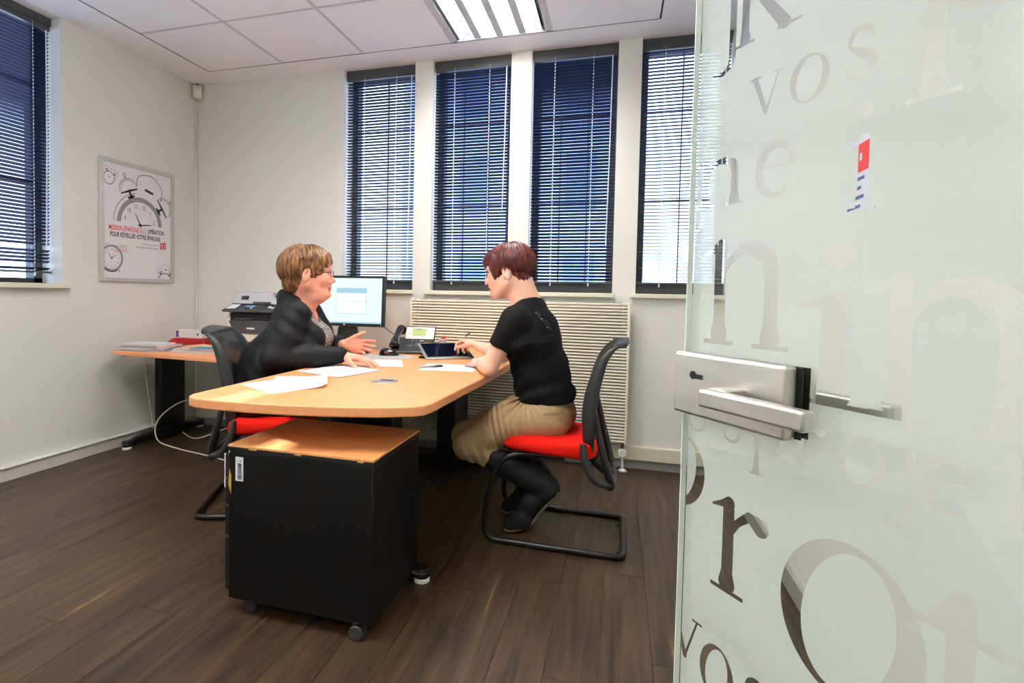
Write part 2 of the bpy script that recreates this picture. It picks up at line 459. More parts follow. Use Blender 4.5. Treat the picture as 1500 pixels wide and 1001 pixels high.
# sills, window frames, panes, blinds
def window_back(n, x0, x1):
    yo = 0.17
    m = MB(); t = .045
    m.span(x0, x0 + t, yo - .03, yo + .04, SILL_Z, H_ROOM); m.span(x1 - t, x1, yo - .03, yo + .04, SILL_Z, H_ROOM)
    m.span(x0, x1, yo - .03, yo + .04, SILL_Z, SILL_Z + .075); m.span(x0, x1, yo - .03, yo + .04, H_ROOM - .05, H_ROOM)
    w = struct('window_%d' % n, m, M_FRAME)
    xm = (x0 + x1) / 2; m = MB()
    for xx in ([xm] if n in (1, 4) else [x0 + (x1 - x0) / 3, x0 + 2 * (x1 - x0) / 3]): m.span(xx - .004, xx + .004, yo + .004, yo + .02, SILL_Z + .075, H_ROOM - .05)
    m.build('glazing_bar', M_MUNTIN, w)
    for zz in (1.70, 2.27):
        m = MB(); m.span(x0 + t, x1 - t, yo + .004, yo + .02, zz - .006, zz + .006); m.build('glazing_bar', M_MUNTIN, w)
    m = MB(); m.span(x0 + t, x1 - t, yo - .004, yo + .003, SILL_Z + .075, H_ROOM - .05); m.build('pane', M_GLASS, w)
    m = MB(); m.span(x0 + .0, x1, .065, .075, SILL_Z, SILL_Z + .06); m.build('frame_rail', M_BLINDDK, w)
    m = MB(); m.span(x0, x1, .035, .075, H_ROOM - .045, H_ROOM); m.build('head_rail_cover', M_BLINDDK, w)
    m = MB(); m.span(x0 - .03 if n != 3 else x0 - .0, x1 + .01, -.035, 0.075, SILL_Z - .028, SILL_Z); m.build('sill', M_CREAM, w, bevel=.004)
    return w
for n, (a, b) in enumerate(WINX): window_back(n + 1, a, b)
m = MB(); t = .05; xo = -.19
m.span(xo - .04, xo + .03, LW[0], LW[0] + t, SILL_Z, H_ROOM); m.span(xo - .04, xo + .03, LW[1] - t, LW[1], SILL_Z, H_ROOM)
m.span(xo - .04, xo + .03, LW[0], LW[1], SILL_Z, SILL_Z + .03); m.span(xo - .04, xo + .03, LW[0], LW[1], H_ROOM - .05, H_ROOM)
w = struct('window_5', m, M_FRAME)
m = MB(); m.span(xo - .012, xo - .002, LW[0], LW[1], SILL_Z + .03, H_ROOM - .05); m.build('pane', M_GLASS, w)
for yy in (LW[0] + .375, LW[0] + .75): m = MB(); m.span(xo - .03, xo - .013, yy - .008, yy + .008, SILL_Z + .03, H_ROOM - .05); m.build('glazing_bar', M_MUNTIN, w)
for zz in (1.70, 2.27): m = MB(); m.span(xo - .03, xo - .013, LW[0] + t, LW[1] - t, zz - .008, zz + .008); m.build('glazing_bar', M_MUNTIN, w)
m = MB(); m.span(-.16, .035, LW[0] - .03, LW[1] + .03, SILL_Z - .03, SILL_Z); m.build('sill', M_CREAM, w, bevel=.004)
m = MB(); m.span(-.115, -.07, LW[0], LW[1], H_ROOM - .045, H_ROOM); m.build('head_rail_cover', M_BLINDDK, w)

def slat_mesh(length, tilt, axis):
    """slightly crowned slat, tilt>0 raises the outer edge"""
    W = .025; rows = []
    for q in range(5):
        a = -1 + q / 2; o_ = a * W / 2; c = .0016 * (1 - a * a)
        u = o_ * math.cos(tilt) - c * math.sin(tilt); z = o_ * math.sin(tilt) + c * math.cos(tilt)
        rows.append([(-length / 2, u, z), (length / 2, u, z)] if axis == 'x' else [(-u, -length / 2, z), (-u, length / 2, z)])
    m = MB(); m.grid(rows)
    o = m.build('slat', M_SLAT, None, smooth=True); me = o.data; bpy.data.objects.remove(o); return me

def blind(axis, lo, hi, depth, tilt, label, skip=(), cords=None, wand=.6, gap=(), z_top=None):
    """axis 'x': hangs in the back wall (depth = y); axis 'y': in the left wall (depth = x)"""
    L = hi - lo - .012; mid = (lo + hi) / 2; PZ = .0212
    ztop = H_ROOM - .075; zbot = SILL_Z + .072
    def P(a, d, z): return (a, depth + d, z) if axis == 'x' else (depth - d, a, z)
    t = thing('venetian_blind', P(mid, 0, zbot - .012), label, 'window blind', 'dark venetian blinds in the window openings')
    def bx(name, a0, a1, d0, d1, z0, z1, m_, **k):
        q = MB(); p, r = P(a0, d0, z0), P(a1, d1, z1); q.span(min(p[0], r[0]), max(p[0], r[0]), min(p[1], r[1]), max(p[1], r[1]), z0, z1); return q.build(name, m_, t, **k)
    bx('headrail', lo + .005, hi - .005, -.013, .013, H_ROOM - .073, H_ROOM - .047, M_BLINDDK)
    bx('bottom_rail', lo + .006, hi - .006, -.012, .012, zbot - .012, zbot, M_BLINDDK, bevel=.002)
    me = slat_mesh(L, tilt, axis); off = origin_of(t)
    n = int((ztop - zbot - .012) / PZ)
    zs = []
    for k in range(n + 1):
        z = zbot + .014 + k * PZ
        if any(g0 < z < g1 for g0, g1 in gap): continue
        o = bpy.data.objects.new('slat', me); link(o, t); o.location = Vector(P(mid, 0, z)) - off; zs.append(z)
        if k % 5 == 2: o.rotation_euler = (0, 0, 0)
    for f in (cords or (.27, .72)):
        a = lo + (hi - lo) * f; q = MB()
        for sgn in (-1, 1):
            p0 = P(a - .002, sgn * .0135, zbot); p1 = P(a + .002, sgn * .0135, H_ROOM - .05)
            q.span((p0[0] + p1[0]) / 2 - .0005, (p0[0] + p1[0]) / 2 + .0005, (p0[1] + p1[1]) / 2 - .0005, (p0[1] + p1[1]) / 2 + .0005, zbot, H_ROOM - .05)
        # knots at every slat make the dotted ladder look
        for z in zs:
            c = P(a, -.0145, z - .005); q.box(c, (.006, .003, .0075) if axis == 'x' else (.003, .006, .0075))
        q.build('ladder_cord', M_CORD, t)
        q = MB(); q.cyl(P(a, -.015, zbot - .028), P(a, -.015, zbot - .006), .006, .003, n=8); q.build('cord_end', M_CORD, t)
    a = hi - .035; q = MB(); q.tube([P(a, -.024, H_ROOM - .08), P(a - .004, -.03, H_ROOM - .08 - wand * .5), P(a - .012, -.03, H_ROOM - .08 - wand)], .0035, 8); q.build('tilt_wand', M_CORD, t)
    return t
R_ = math.radians
blind('x', *WINX[0], .045, R_(-21), 'half-open dark venetian blind behind the computer screen', wand=1.35)
blind('x', *WINX[1], .045, R_(-29), 'nearly closed dark venetian blind to the left of the red-haired woman', wand=.95)
blind('x', *WINX[2], .045, R_(-33), 'most tightly closed dark venetian blind above the right end of the radiator', wand=1.2)
blind('x', *WINX[3], .045, R_(-10), 'wide open bright venetian blind partly behind the glass door', wand=1.2)
blind('y', LW[0], LW[1], -.092, R_(-36), 'dark venetian blind in the left wall beside the poster', cords=(.35, .905), wand=1.3, gap=((1.195, 1.222), (1.30, 1.318)))

# skirting, pipe boxing
mb = MB(); mb.span(0, .018, Y_F, 0, 0, .075); o = struct('baseboard_left', mb, M_TRIM, bevel=.002)
mb = MB(); mb.span(0, .028, Y_F, 0, .072, .084); mb.build('cap_moulding', M_WHITE, o, bevel=.003)
mb = MB(); mb.span(.018, X_R, -.018, 0, 0, .058); o = struct('baseboard_back', mb, M_TRIMG, bevel=.002)
mb = MB(); mb.span(.028, X_R, -.035, 0, .058, .143); mb.build('pipe_boxing', M_CREAM, o, bevel=.004)
mb = MB(); mb.span(X_R - .018, X_R, Y_F, -.035, 0, .075); struct('baseboard_right', mb, M_TRIMG, bevel=.002)
# thin wall conduit in the corner below the sensor
mb = MB(); mb.span(.004, .016, -.016, -.004, .15, H_ROOM - .1); struct('trim_2', mb, M_WHITE)
# outside ground and neighbouring block
mb = MB(); mb.span(-14, 18, -16, 24, -3.3, -3.2); struct('ground_outside', mb, mat('street_asphalt', rgb(110, 112, 116), .8, noise=.2, nscale=2))
ext = thing('neighbour_building', (2.0, 13.0, -3.2), 'pale building outside seen between the blind slats', 'building')
mb = MB(); mb.span(-3.0, 3.0, 12, 16, -3.2, 8.6); mb.build('wall', mat('outside_render_blue', rgb(190, 204, 236), .8, noise=.15, nscale=3), ext)
mb = MB(); mb.add([(-3.2, 11.8, 8.6), (3.2, 11.8, 8.6), (3.2, 16.2, 8.6), (-3.2, 16.2, 8.6), (-3.2, 14, 10.4), (3.2, 14, 10.4)], [(0, 1, 5, 4), (2, 3, 4, 5), (1, 2, 5), (3, 0, 4)]); mb.build('roof', mat('outside_slate', rgb(70, 74, 90), .7), ext)
for i in range(4):
    for zz in (.6, 3.4, 6.2):
        mb = MB(); mb.span(-2.7 + i * 1.5, -1.9 + i * 1.5, 11.93, 12.02, zz, zz + 1.6); mb.build('window', mat('outside_window', rgb(130, 150, 196), .6), ext)
# ================================================================ FURNITURE
def rot_xy(a): return Matrix.Rotation(a, 4, 'Z')

def rounded_top(outline, z0, z1, m, name, parent, side=None, rb=.005):
    q = MB(); q.prism(outline, z0, z1); return q.build(name, m, parent, bevel=rb, seg=3)

# ---- meeting desk
DZ = .72
desk = thing('office_desk', (2.23, -1.1, 0), 'large beech-topped desk the two women sit at, black legs', 'desk')
out = []
# front end bows outward and its corners are rounded
for k in range(25):
    s = k / 24; x = 1.845 + s * (2.625 - 1.845)
    y = -2.03 - .105 * (1 - (2 * s - 1) ** 2) - .0 + (.0)
    out.append((x, y))
out[0] = (1.835, -2.005); 
edge_l = [(1.822, -1.95), (1.820, -1.0), (1.820, -.06)]
edge_r = [(2.650, -1.92), (2.655, -1.6), (2.685, -1.05), (2.69, -.06)]
poly = [(1.815, -2.10), (1.83, -2.135), (1.87, -2.158), (1.95, -2.168), (2.08, -2.165), (2.22, -2.150), (2.36, -2.120), (2.50, -2.075), (2.60, -2.025), (2.628, -1.995), (2.640, -1.94)] + [(2.655, -1.6), (2.672, -1.3), (2.688, -.95), (2.69, -.135), (1.82, -.135)]
rounded_top(poly, DZ - .034, DZ, M_BEECH, 'desktop', desk)
def t_leg(parent, cx, cy, length, axis, z_top, colw=.11, cold=.30, caps=(1, 1), colpos=None):
    """T-foot leg: column, curved foot beam and two levelling discs"""
    q = MB(); c = colpos or (cx, cy)
    dx, dy = (colw, cold) if axis != 'x' else (colw, cold)
    q.span(c[0] - dx / 2, c[0] + dx / 2, c[1] - dy / 2, c[1] + dy / 2, .045, z_top); q.build('leg_column', M_BLACKM, parent, bevel=.008)
    q = MB(); n = 12; rows_t = []
    for k in range(n + 1):
        s = -1 + 2 * k / n; h = .035 + .045 * (1 - abs(s) ** 2.0); w = .032 + .012 * (1 - abs(s))
        p = (cx + s * length / 2, cy) if axis == 'x' else (cx, cy + s * length / 2)
        a = (0, 1) if axis == 'x' else (1, 0)
        rows_t.append([(p[0] - a[0] * w, p[1] - a[1] * w, .022), (p[0] - a[0] * w, p[1] - a[1] * w, .012 + h - .01), (p[0] - a[0] * w * .6, p[1] - a[1] * w * .6, .012 + h), (p[0] + a[0] * w * .6, p[1] + a[1] * w * .6, .012 + h), (p[0] + a[0] * w, p[1] + a[1] * w, .012 + h - .01), (p[0] + a[0] * w, p[1] + a[1] * w, .022), (p[0] - a[0] * w, p[1] - a[1] * w, .022)])
    q.grid(rows_t); q.add(rows_t[0][:6], [(0, 1, 2, 3, 4, 5)]); q.add(rows_t[-1][:6], [(5, 4, 3, 2, 1, 0)])
    q.build('foot_beam', M_BLACKM, parent, smooth=False, bevel=.004)
    for s, on in zip((-1, 1), caps):
        if not on: continue
        p = (cx + s * (length / 2), cy) if axis == 'x' else (cx, cy + s * (length / 2))
        q = MB(); q.cyl((p[0], p[1], 0), (p[0], p[1], .017), .030, n=24); q.build('levelling_disc', M_WHITE, parent, bevel=.003)
        q = MB(); q.cyl((p[0], p[1], .017), (p[0], p[1], .050), .029, n=24); q.cyl((p[0], p[1], .050), (p[0], p[1], .056), .0295, n=24); q.build('foot_cap', M_BLACKM, parent, bevel=.004)
        q = MB(); q.cyl((p[0], p[1], .038), (p[0], p[1], .042), .0305, n=24); q.build('chrome_ring', M_CHROME, parent)
t_leg(desk, 2.24, -1.735, .60, 'x', DZ - .034, colw=.30, cold=.11, colpos=(2.20, -1.52))
t_leg(desk, 2.24, -.36, .60, 'x', DZ - .034, colw=.11, cold=.32, colpos=(2.255, -.36))
q = MB(); q.span(1.95, 2.55, -1.75, -1.70, DZ - .06, DZ - .034); q.span(1.95, 2.55, -.38, -.33, DZ - .06, DZ - .034); q.span(2.2, 2.26, -1.70, -.38, DZ - .06, DZ - .034); q.build('under_frame', M_BLACKM, desk)
# cable outlet
q = MB(); c = (2.318, -1.60)
q.cyl((c[0], c[1], DZ), (c[0], c[1], DZ + .003), .056, n=36); q.build('cable_outlet', M_STEEL, desk, bevel=.001)
q = MB(); q.cyl((c[0], c[1], DZ + .003), (c[0], c[1], DZ + .0045), .043, n=30); q.build('outlet_lid', M_STEEL, desk)
q = MB(); q.span(c[0] - .020, c[0] + .03, c[1] + .004, c[1] + .022, DZ + .0045, DZ + .0055); q.build('outlet_slot', M_BLACK, desk)

# ---- side desk along the left corner
LZ = .675
sdesk = thing('side_desk', (.9, -.5, 0), 'lower beech-topped side desk in the corner carrying the printer', 'desk')
rounded_top([(.10, -.86), (.13, -.895), (.20, -.905), (.60, -.925), (1.0, -.965), (1.35, -.975), (1.70, -.93), (1.805, -.90), (1.805, -.045), (.10, -.045)], LZ - .026, LZ, M_BEECHX, 'desktop', sdesk)
t_leg(sdesk, .105, -.425, .68, 'y', LZ - .026, colw=.055, cold=.24, colpos=(.082, -.36), caps=(1, 1))
t_leg(sdesk, 1.70, -.42, .60, 'y', LZ - .026, colw=.08, cold=.24, colpos=(1.70, -.42), caps=(1, 1))
q = MB(); q.span(.15, 1.75, -.45, -.41, LZ - .06, LZ - .026); q.span(.10, .15, -.80, -.1, LZ - .045, LZ - .026); q.build('under_frame', M_BLACKM, sdesk)

# ---- mobile pedestal
px0, px1, py0, py1, pz0, pz1 = 1.995, 2.518, -2.140, -1.728, .052, .570
ped = thing('mobile_pedestal', ((px0 + px1) / 2, (py0 + py1) / 2, 0), 'black drawer cabinet on castors with a beech top, under the desk front', 'cabinet')
q = MB(); q.span(px0, px1, py0, py1, pz0, pz1 - .022); q.build('carcass', mat('pedestal_black', rgb(10, 9, 9), .45, spec=.25), ped, bevel=.003)
q = MB(); q.span(px0 - .001, px1 + .001, py0 - .001, py1 + .001, pz1 - .022, pz1 - .006); q.build('top_edge_band', mat('pedestal_edge', rgb(14, 13, 13), .35), ped, bevel=.002)
q = MB(); q.span(px0 - .001, px1 + .001, py0 - .001, py1 + .001, pz1 - .006, pz1); q.build('top_panel', M_BEECHD, ped)
for a, w_ in ((.15, .03), (.48, .022), (.9, .02)):
    q = MB(); q.span(px0 + a * (px1 - px0), px0 + a * (px1 - px0) + w_, py0 - .0016, py0, pz1 - .011, pz1 - .005); q.build('chipped_edge', mat('chipboard', rgb(196, 150, 90), .9), ped)
# drawers face the left
zz = [(.075, .255), (.262, .36), (.367, .45), (.457, .535)]
for a, b in zz:
    q = MB(); q.span(px0 - .018, px0 - .002, py0 + .006, py1 - .006, a, b); d = q.build('drawer', M_BLACK, ped, bevel=.003)
    q = MB(); q.span(px0 - .03, px0 - .018, (py0 + py1) / 2 - .06, (py0 + py1) / 2 + .06, b - .022, b - .012); q.build('handle', M_BLACKM, d)
q = MB(); q.span(px0 + .028, px0 + .058, py0 - .0008, py0, .452, .532); lab = q.build('inventory_sticker', M_PAPER, ped)
q = MB()
z = .458
while z < .51:
    h = random.choice((.0008, .0014, .002)); q.span(px0 + .037, px0 + .052, py0 - .0014, py0 - .0008, z, z + h); z += h + random.choice((.001, .0016))
q.box((px0 + .047, py0 - .0011, .519), (.004, .0006, .004)); q.build('bar_code', M_INK, lab)
q = MB(); q.span(px0 - .024, px0 - .019, py0 + .010, py0 + .014, .42, .535); q.build('paper_tab', M_PAPER, ped)
q = MB(); q.prism([(0, 0), (.010, -.03), (.011, .03), (.004, .055)], -.002, 0, mat4(Matrix.Rotation(R_(90), 3, 'X'), (px0 + .001, py0 - .002, .435))); q.build('yellow_tag', mat('yellow_card', rgb(196, 160, 40), .7), ped)
for (x, y) in ((px1 - .052, py0 + .012), (px0 + .07, py0 + .04), (px1 - .05, py1 - .05), (px0 + .07, py1 - .05)):
    q = MB(); q.cyl((x, y + .004, .045), (x, y + .004, .056), .018, n=16); q.box((x, y + .004, .038), (.022, .03, .02)); cs = q.build('castor', M_BLACK, ped, bevel=.002)
    q = MB()
    for s in (-1, 1): q.cyl((x, y + s * .006, .0235), (x, y + s * .019, .0235), .0235, n=24)
    q.build('wheel', M_DKGREY, cs, bevel=.004)

# ---- cantilever chairs
def chair(base, yaw, label):
    t = thing('cantilever_chair', base, label, 'chair', 'red cantilever chairs at the desk')
    M = Matrix.Translation(base) @ rot_xy(yaw)
    W = .225
    # base loop: rear bar, floor rails, front rise, under-seat return
    def rail(s):
        y = s * W
        return [(-.285, y, .014), (-.1, y, .014), (.16, y, .014), (.235, y * 1.0, .016), (.268, y, .045), (.275, y, .10), (.262, y * .99, .2), (.235, y * .97, .30), (.20, y * .93, .365), (.12, y * .85, .392), (-.06, y * .8, .392)]
    path = smooth_path(list(reversed(rail(-1))), 5)[:-1] + [Vector(p) for p in [(-.30, -W + .012, .014), (-.308, -W + .035, .014), (-.308, W - .035, .014), (-.30, W - .012, .014)]] + smooth_path(rail(1), 5)
    q = MB(); q.tube(path, .0135, 12); q.xf(M); q.build('tube_frame', M_BLACKM, t, smooth=True)
    q = MB()
    for s in (-1, 1):
        q.box((.17, s * W, .005), (.035, .02, .008)); 
    q.box((-.29, .15, .005), (.02, .04, .008)); q.box((-.29, -.15, .005), (.02, .04, .008))
    q.xf(M); q.build('floor_glide', M_BLACK, t)
    q = MB(); q.box((.06, 0, .398), (.30, .36, .018)); q.box((-.10, 0, .388), (.14, .16, .024)); q.xf(M); q.build('seat_pan', M_BLACK, t, bevel=.006)
    # cushion
    rows = []; nU, nV = 18, 18
    def se(a, e): return math.copysign(abs(a) ** e, a)
    vs = []; 
    for j in range(nV + 1):
        th = -math.pi / 2 + math.pi * j / nV; r = []
        for i in range(33):
            ph = 2 * math.pi * i / 32
            cx_, cy_ = se(math.cos(ph), .45), se(math.sin(ph), .45)
            k = se(math.cos(th), .35); zz_ = se(math.sin(th), .8)
            x = cx_ * k * .205 + .018; y = cy_ * k * .225 * (1 - .06 * (cx_ < 0)); 
            z = .436 + zz_ * .034 - .020 * max(0, x / .225) ** 3 + (.006 * (y / .22) ** 2) - .034 * min(1, max(0, .5 - x / .40)) * (zz_ < 0)
            r.append((x - .005, y, z))
        rows.append(r)
    q = MB(); q.grid(rows); q.xf(M); q.build('seat', M_RED, t, smooth=True)
    # back shell: profile in local x,z ; concave across y
    prof = [(-.195, .425), (-.183, .47), (-.174, .53), (-.168, .60), (-.174, .68), (-.192, .76), (-.214, .82), (-.252, .866), (-.300, .886)]
    prof = [(p.x, p.z) for p in smooth_path([(a, 0, b) for a, b in prof], 3)]
    m_ = len(prof)
    def half(u):   # half width along the back
        return .155 + .062 * math.sin(math.pi * min(1, u * 1.15) * .62) - .045 * max(0, (u - .78) / .22) ** 2
    def pt(u, v):
        i = u * (m_ - 1); k = min(int(i), m_ - 2); f_ = i - k
        x = prof[k][0] * (1 - f_) + prof[k + 1][0] * f_; z = prof[k][1] * (1 - f_) + prof[k + 1][1] * f_
        return (x + .055 * v * v * (1 - .7 * u), v * half(u), z)
    mesh_rows = [[pt(.03 + .93 * i / 26, -.93 + 1.86 * j / 16) for j in range(17)] for i in range(27)]
    q = MB(); q.grid(mesh_rows); q.xf(M); q.build('mesh_panel', M_MESHBACK, t, smooth=True, solid=.002)
    # side frames, wide flat band
    def band(pts_in, pts_out, name, m_, th=.016):
        q = MB(); rows = [[a, b] for a, b in zip(pts_in, pts_out)]; q.grid(rows); q.xf(M); return q.build(name, m_, t, smooth=True, solid=th, bevel=0)
    N_ = 22
    for s in (-1, 1):
        rr = []
        for i in range(N_ + 1):
            u = i / N_; a = Vector(pt(u, s * .90)); w = .050 * math.sin(math.pi * min(1, .18 + u * .80)) + .006
            c = Vector(pt(u, s * 1.0)); rr.append([a, c + Vector((.0, s * .006, 0)), c + Vector((-w, s * .010, -.004)), c + Vector((-w * 1.05, -s * .006, -.004)), a + Vector((-.012, 0, 0))])
        q = MB()
        rows = [r + [r[0]] for r in rr]; q.grid(rows); q.xf(M); q.build('back_frame', M_DKGREY, t, smooth=True)
        # lower loop: rear limb down to the knuckle, front limb back up to the shell
        lo = [(-.176, s * .185, .60), (-.192, s * .187, .53), (-.208, s * .190, .46), (-.226, s * .19, .39), (-.241, s * .18, .33), (-.248, s * .165, .295)]
        q = MB(); q.tube(smooth_path(lo, 4), [.013 + .006 * k / 20 for k in range(21)], 10); q.xf(M); q.build('back_strut', M_BLACK, t, smooth=True)
        li = [(-.138, s * .207, .465), (-.136, s * .21, .44), (-.150, s * .21, .38), (-.180, s * .20, .325), (-.215, s * .185, .298), (-.248, s * .165, .295)]
        q = MB(); q.tube(smooth_path(li, 4), [.013 + .007 * k / 20 for k in range(21)], 10); q.xf(M); q.build('back_strut', M_DKGREY, t, smooth=True)
    # lower crossbar and knuckle under the seat
    q = MB(); q.tube(smooth_path([(-.245, -.165, .285), (-.255, -.09, .28), (-.255, .09, .28), (-.245, .165, .285)], 5), .02, 10); q.tube([(-.25, 0, .285), (-.15, 0, .37)], .022, 10); q.xf(M); q.build('lower_crossbar', M_BLACK, t, smooth=True)
    # flared top lip
    rows = []
    for i in range(7):
        a = i / 6; r = []
        for j in range(15):
            v = -1 + 2 * j / 14; p = Vector(pt(1 - .10 * (1 - a), v * .98)); r.append(p + Vector((-.012 * a, 0, .006 * a - .012 * v * v * a)))
        rows.append(r)
    q = MB(); q.grid(rows); q.xf(M); q.build('top_rail', M_DKGREY, t, smooth=True, solid=.018)
    return t
# breathable mesh: a fine regular weave of see-through holes
def mesh_mat():
    m = bpy.data.materials.new('chair_mesh'); m.use_nodes = True; N, L = m.node_tree.nodes, m.node_tree.links
    b = N['Principled BSDF']; b.inputs['Base Color'].default_value = rgb(10, 11, 12); b.inputs['Roughness'].default_value = .6
    tc = N.new('ShaderNodeTexCoord'); out = N['Material Output']
    v = N.new('ShaderNodeTexVoronoi'); v.inputs['Scale'].default_value = 420; L.new(tc.outputs['Object'], v.inputs['Vector'])
    mt = N.new('ShaderNodeMath'); mt.operation = 'LESS_THAN'; mt.inputs[1].default_value = .43; L.new(v.outputs['Distance'], mt.inputs[0])
    tr = N.new('ShaderNodeBsdfTransparent'); mx = N.new('ShaderNodeMixShader')
    L.new(mt.outputs[0], mx.inputs[0]); L.new(b.outputs[0], mx.inputs[1]); L.new(tr.outputs[0], mx.inputs[2]); L.new(mx.outputs[0], out.inputs[0])
    return m
M_MESHBACK = mesh_mat()
CHB = chair((2.96, -1.105, 0), math.pi, 'cantilever chair with red seat under the red-haired woman')
CHA = chair((1.545, -1.235, 0), R_(23), 'cantilever chair with red seat under the woman in the black blazer')

# ---- radiator with horizontal tubes
rx0, rx1, ry, rz0, rz1 = 1.866, 3.293, -.105, .176, 1.042
rad = thing('radiator', ((rx0 + rx1) / 2, ry, rz0), 'cream radiator of many horizontal tubes below the windows', 'radiator')
NT = 44; pitch = (rz1 - rz0) / NT
m = MB(); m.span(rx0, rx1, -.006, .034, -.0064, .0064); tt = m.build('radiator_tube', M_RAD, None, bevel=.004); tme = tt.data
for k in range(NT):
    o = bpy.data.objects.new('radiator_tube', tme); link(o, rad); o.location = Vector((0, ry, rz0 + (k + .5) * pitch)) - origin_of(rad)
    md = o.modifiers.new('bevel', 'BEVEL'); md.width = .003; md.segments = 2
bpy.data.objects.remove(tt)
for xx in (rx0 + .02, rx1 - .045):
    q = MB(); q.span(xx, xx + .03, ry + .036, ry + .06, rz0, rz1); q.build('manifold', M_RAD, rad, bevel=.004)
q = MB(); q.span(rx1 - .012, rx1 + .004, ry - .008, ry + .045, rz0 - .006, rz1 + .004); q.build('end_plate', M_RAD, rad, bevel=.003)
q = MB(); q.span(rx0 - .004, rx0 + .012, ry - .008, ry + .045, rz0 - .006, rz1 + .004); q.build('end_plate', M_RAD, rad, bevel=.003)
for xx in (2.18, 2.74): q = MB(); q.span(xx, xx + .012, ry + .002, ry + .036, rz0, rz1); q.build('spacer_bar', mat('rad_spacer', rgb(170, 160, 136), .6), rad)
q = MB(); q.span(rx0 + .02, rx1 - .02, ry + .060, ry + .066, rz0, rz1); q.build('gap_shade_plate', mat('radiator_gap_shade', rgb(150, 142, 120), .5), rad)  # added darker plate: shade between the tubes is put into its colour
for xx in (2.0, 3.02): q = MB(); q.span(xx, xx + .05, ry + .067, -.002, rz1 - .12, rz1 - .07); q.span(xx, xx + .05, ry + .067, -.002, rz0 + .07, rz0 + .12); q.build('wall_bracket', M_DKGREY, rad)
q = MB(); q.cyl((3.272, ry + .01, .12), (3.272, ry + .01, .176), .011, n=14); q.build('valve_nut', mat('brass', rgb(150, 130, 80), .35, metal=1), rad)
q = MB(); q.cyl((3.272, ry - .008, .115), (3.272, ry + .03, .115), .027, n=24); q.build('valve_cover', M_WHITE, rad, bevel=.005)
q = MB(); q.tube(smooth_path([(3.272, ry + .012, .10), (3.274, ry + .014, .05), (3.276, ry + .014, .003)], 4), .0075, 12); q.cyl((3.276, ry + .014, 0), (3.276, ry + .014, .014), .030, .014, n=24); q.build('supply_pipe', M_WHITE, rad, smooth=True)

# ---- monitor
def monitor():
    c = Vector((1.515, -.375, LZ)); R3 = Matrix.Rotation(R_(2), 3, 'Z'); W_, H_ = .545, .330; zc = 1.020
    t = thing('monitor', c, 'black widescreen monitor showing a pale blue dialog window', 'monitor')
    A = Matrix.Translation((c.x, c.y, zc)) @ R3.to_4x4() @ Matrix.Rotation(R_(-3), 4, 'X')
    q = MB(); q.box((0, .008, 0), (W_, .032, H_)); q.xf(A); q.build('housing', M_BLACK, t, bevel=.006)
    q = MB()
    b = .016; q.span(-W_ / 2, W_ / 2, -.016, -.008, H_ / 2 - b, H_ / 2); q.span(-W_ / 2, W_ / 2, -.016, -.008, -H_ / 2, -H_ / 2 + b + .004); q.span(-W_ / 2, -W_ / 2 + b, -.016, -.008, -H_ / 2 + b, H_ / 2 - b); q.span(W_ / 2 - b, W_ / 2, -.016, -.008, -H_ / 2 + b, H_ / 2 - b)
    q.xf(A); q.build('bezel', M_BLACK, t)
    sw, sh = W_ / 2 - b, H_ / 2 - b
    q = MB(); q.span(-sw, sw, -.0102, -.0085, -sh + .004, sh); q.xf(A); scr = q.build('screen', emit_mat('screen_glow', (.62, .80, .92, 1), .80), t)
    e2 = emit_mat('screen_blue_glow', (.34, .54, .66, 1), .72); e3 = emit_mat('screen_white_glow', (.74, .88, 1.0, 1), .80)
    x0, x1, z0, z1 = -.065, .150, -.085, .085
    q = MB(); q.span(x0, x1, -.0110, -.0104, z0, z1); q.xf(A); q.build('dialog_window', e2, scr)
    q = MB(); q.span(x0 + .004, x1 - .004, -.0118, -.0112, z0 + .004, -.002); q.span(x0 + .004, x1 - .004, -.0118, -.0112, .001, z1 - .034); q.xf(A); q.build('dialog_field', e3, scr)
    q = MB(); q.span(-sw, sw, -.0110, -.0104, -sh + .004, -sh + .014); q.span(-sw + .05, -sw + .051, -.0110, -.0104, -sh + .014, sh - .02); q.span(-sw, sw, -.0110, -.0104, sh - .018, sh - .017); q.xf(A); q.build('task_bar', e2, scr)
    q = MB(); q.cyl((.0, -.0175, -H_ / 2 + .011), (.0, -.016, -H_ / 2 + .011), .006, n=20); q.cyl((W_ / 2 - .018, -.0175, -H_ / 2 + .009), (W_ / 2 - .018, -.016, -H_ / 2 + .009), .003, n=12); q.xf(A); q.build('badge', M_WHITE, t)
    q = MB(); B = Matrix.Translation((c.x, c.y, 0)) @ R3.to_4x4()
    q.add([(-.055, .03, .90), (.055, .03, .90), (.055, .055, .90), (-.055, .055, .90), (-.085, .00, LZ + .02), (.085, .00, LZ + .02), (.085, .05, LZ + .02), (-.085, .05, LZ + .02)], [(0, 1, 2, 3), (7, 6, 5, 4), (0, 4, 5, 1), (1, 5, 6, 2), (2, 6, 7, 3), (3, 7, 4, 0)])
    q.xf(B); q.build('stand_neck', M_BLACK, t, bevel=.004)
    q = MB(); q.box((0, .01, LZ + .011), (.27, .20, .018)); q.xf(B); q.build('stand_base', M_BLACK, t, bevel=.006)
    return t
monitor()

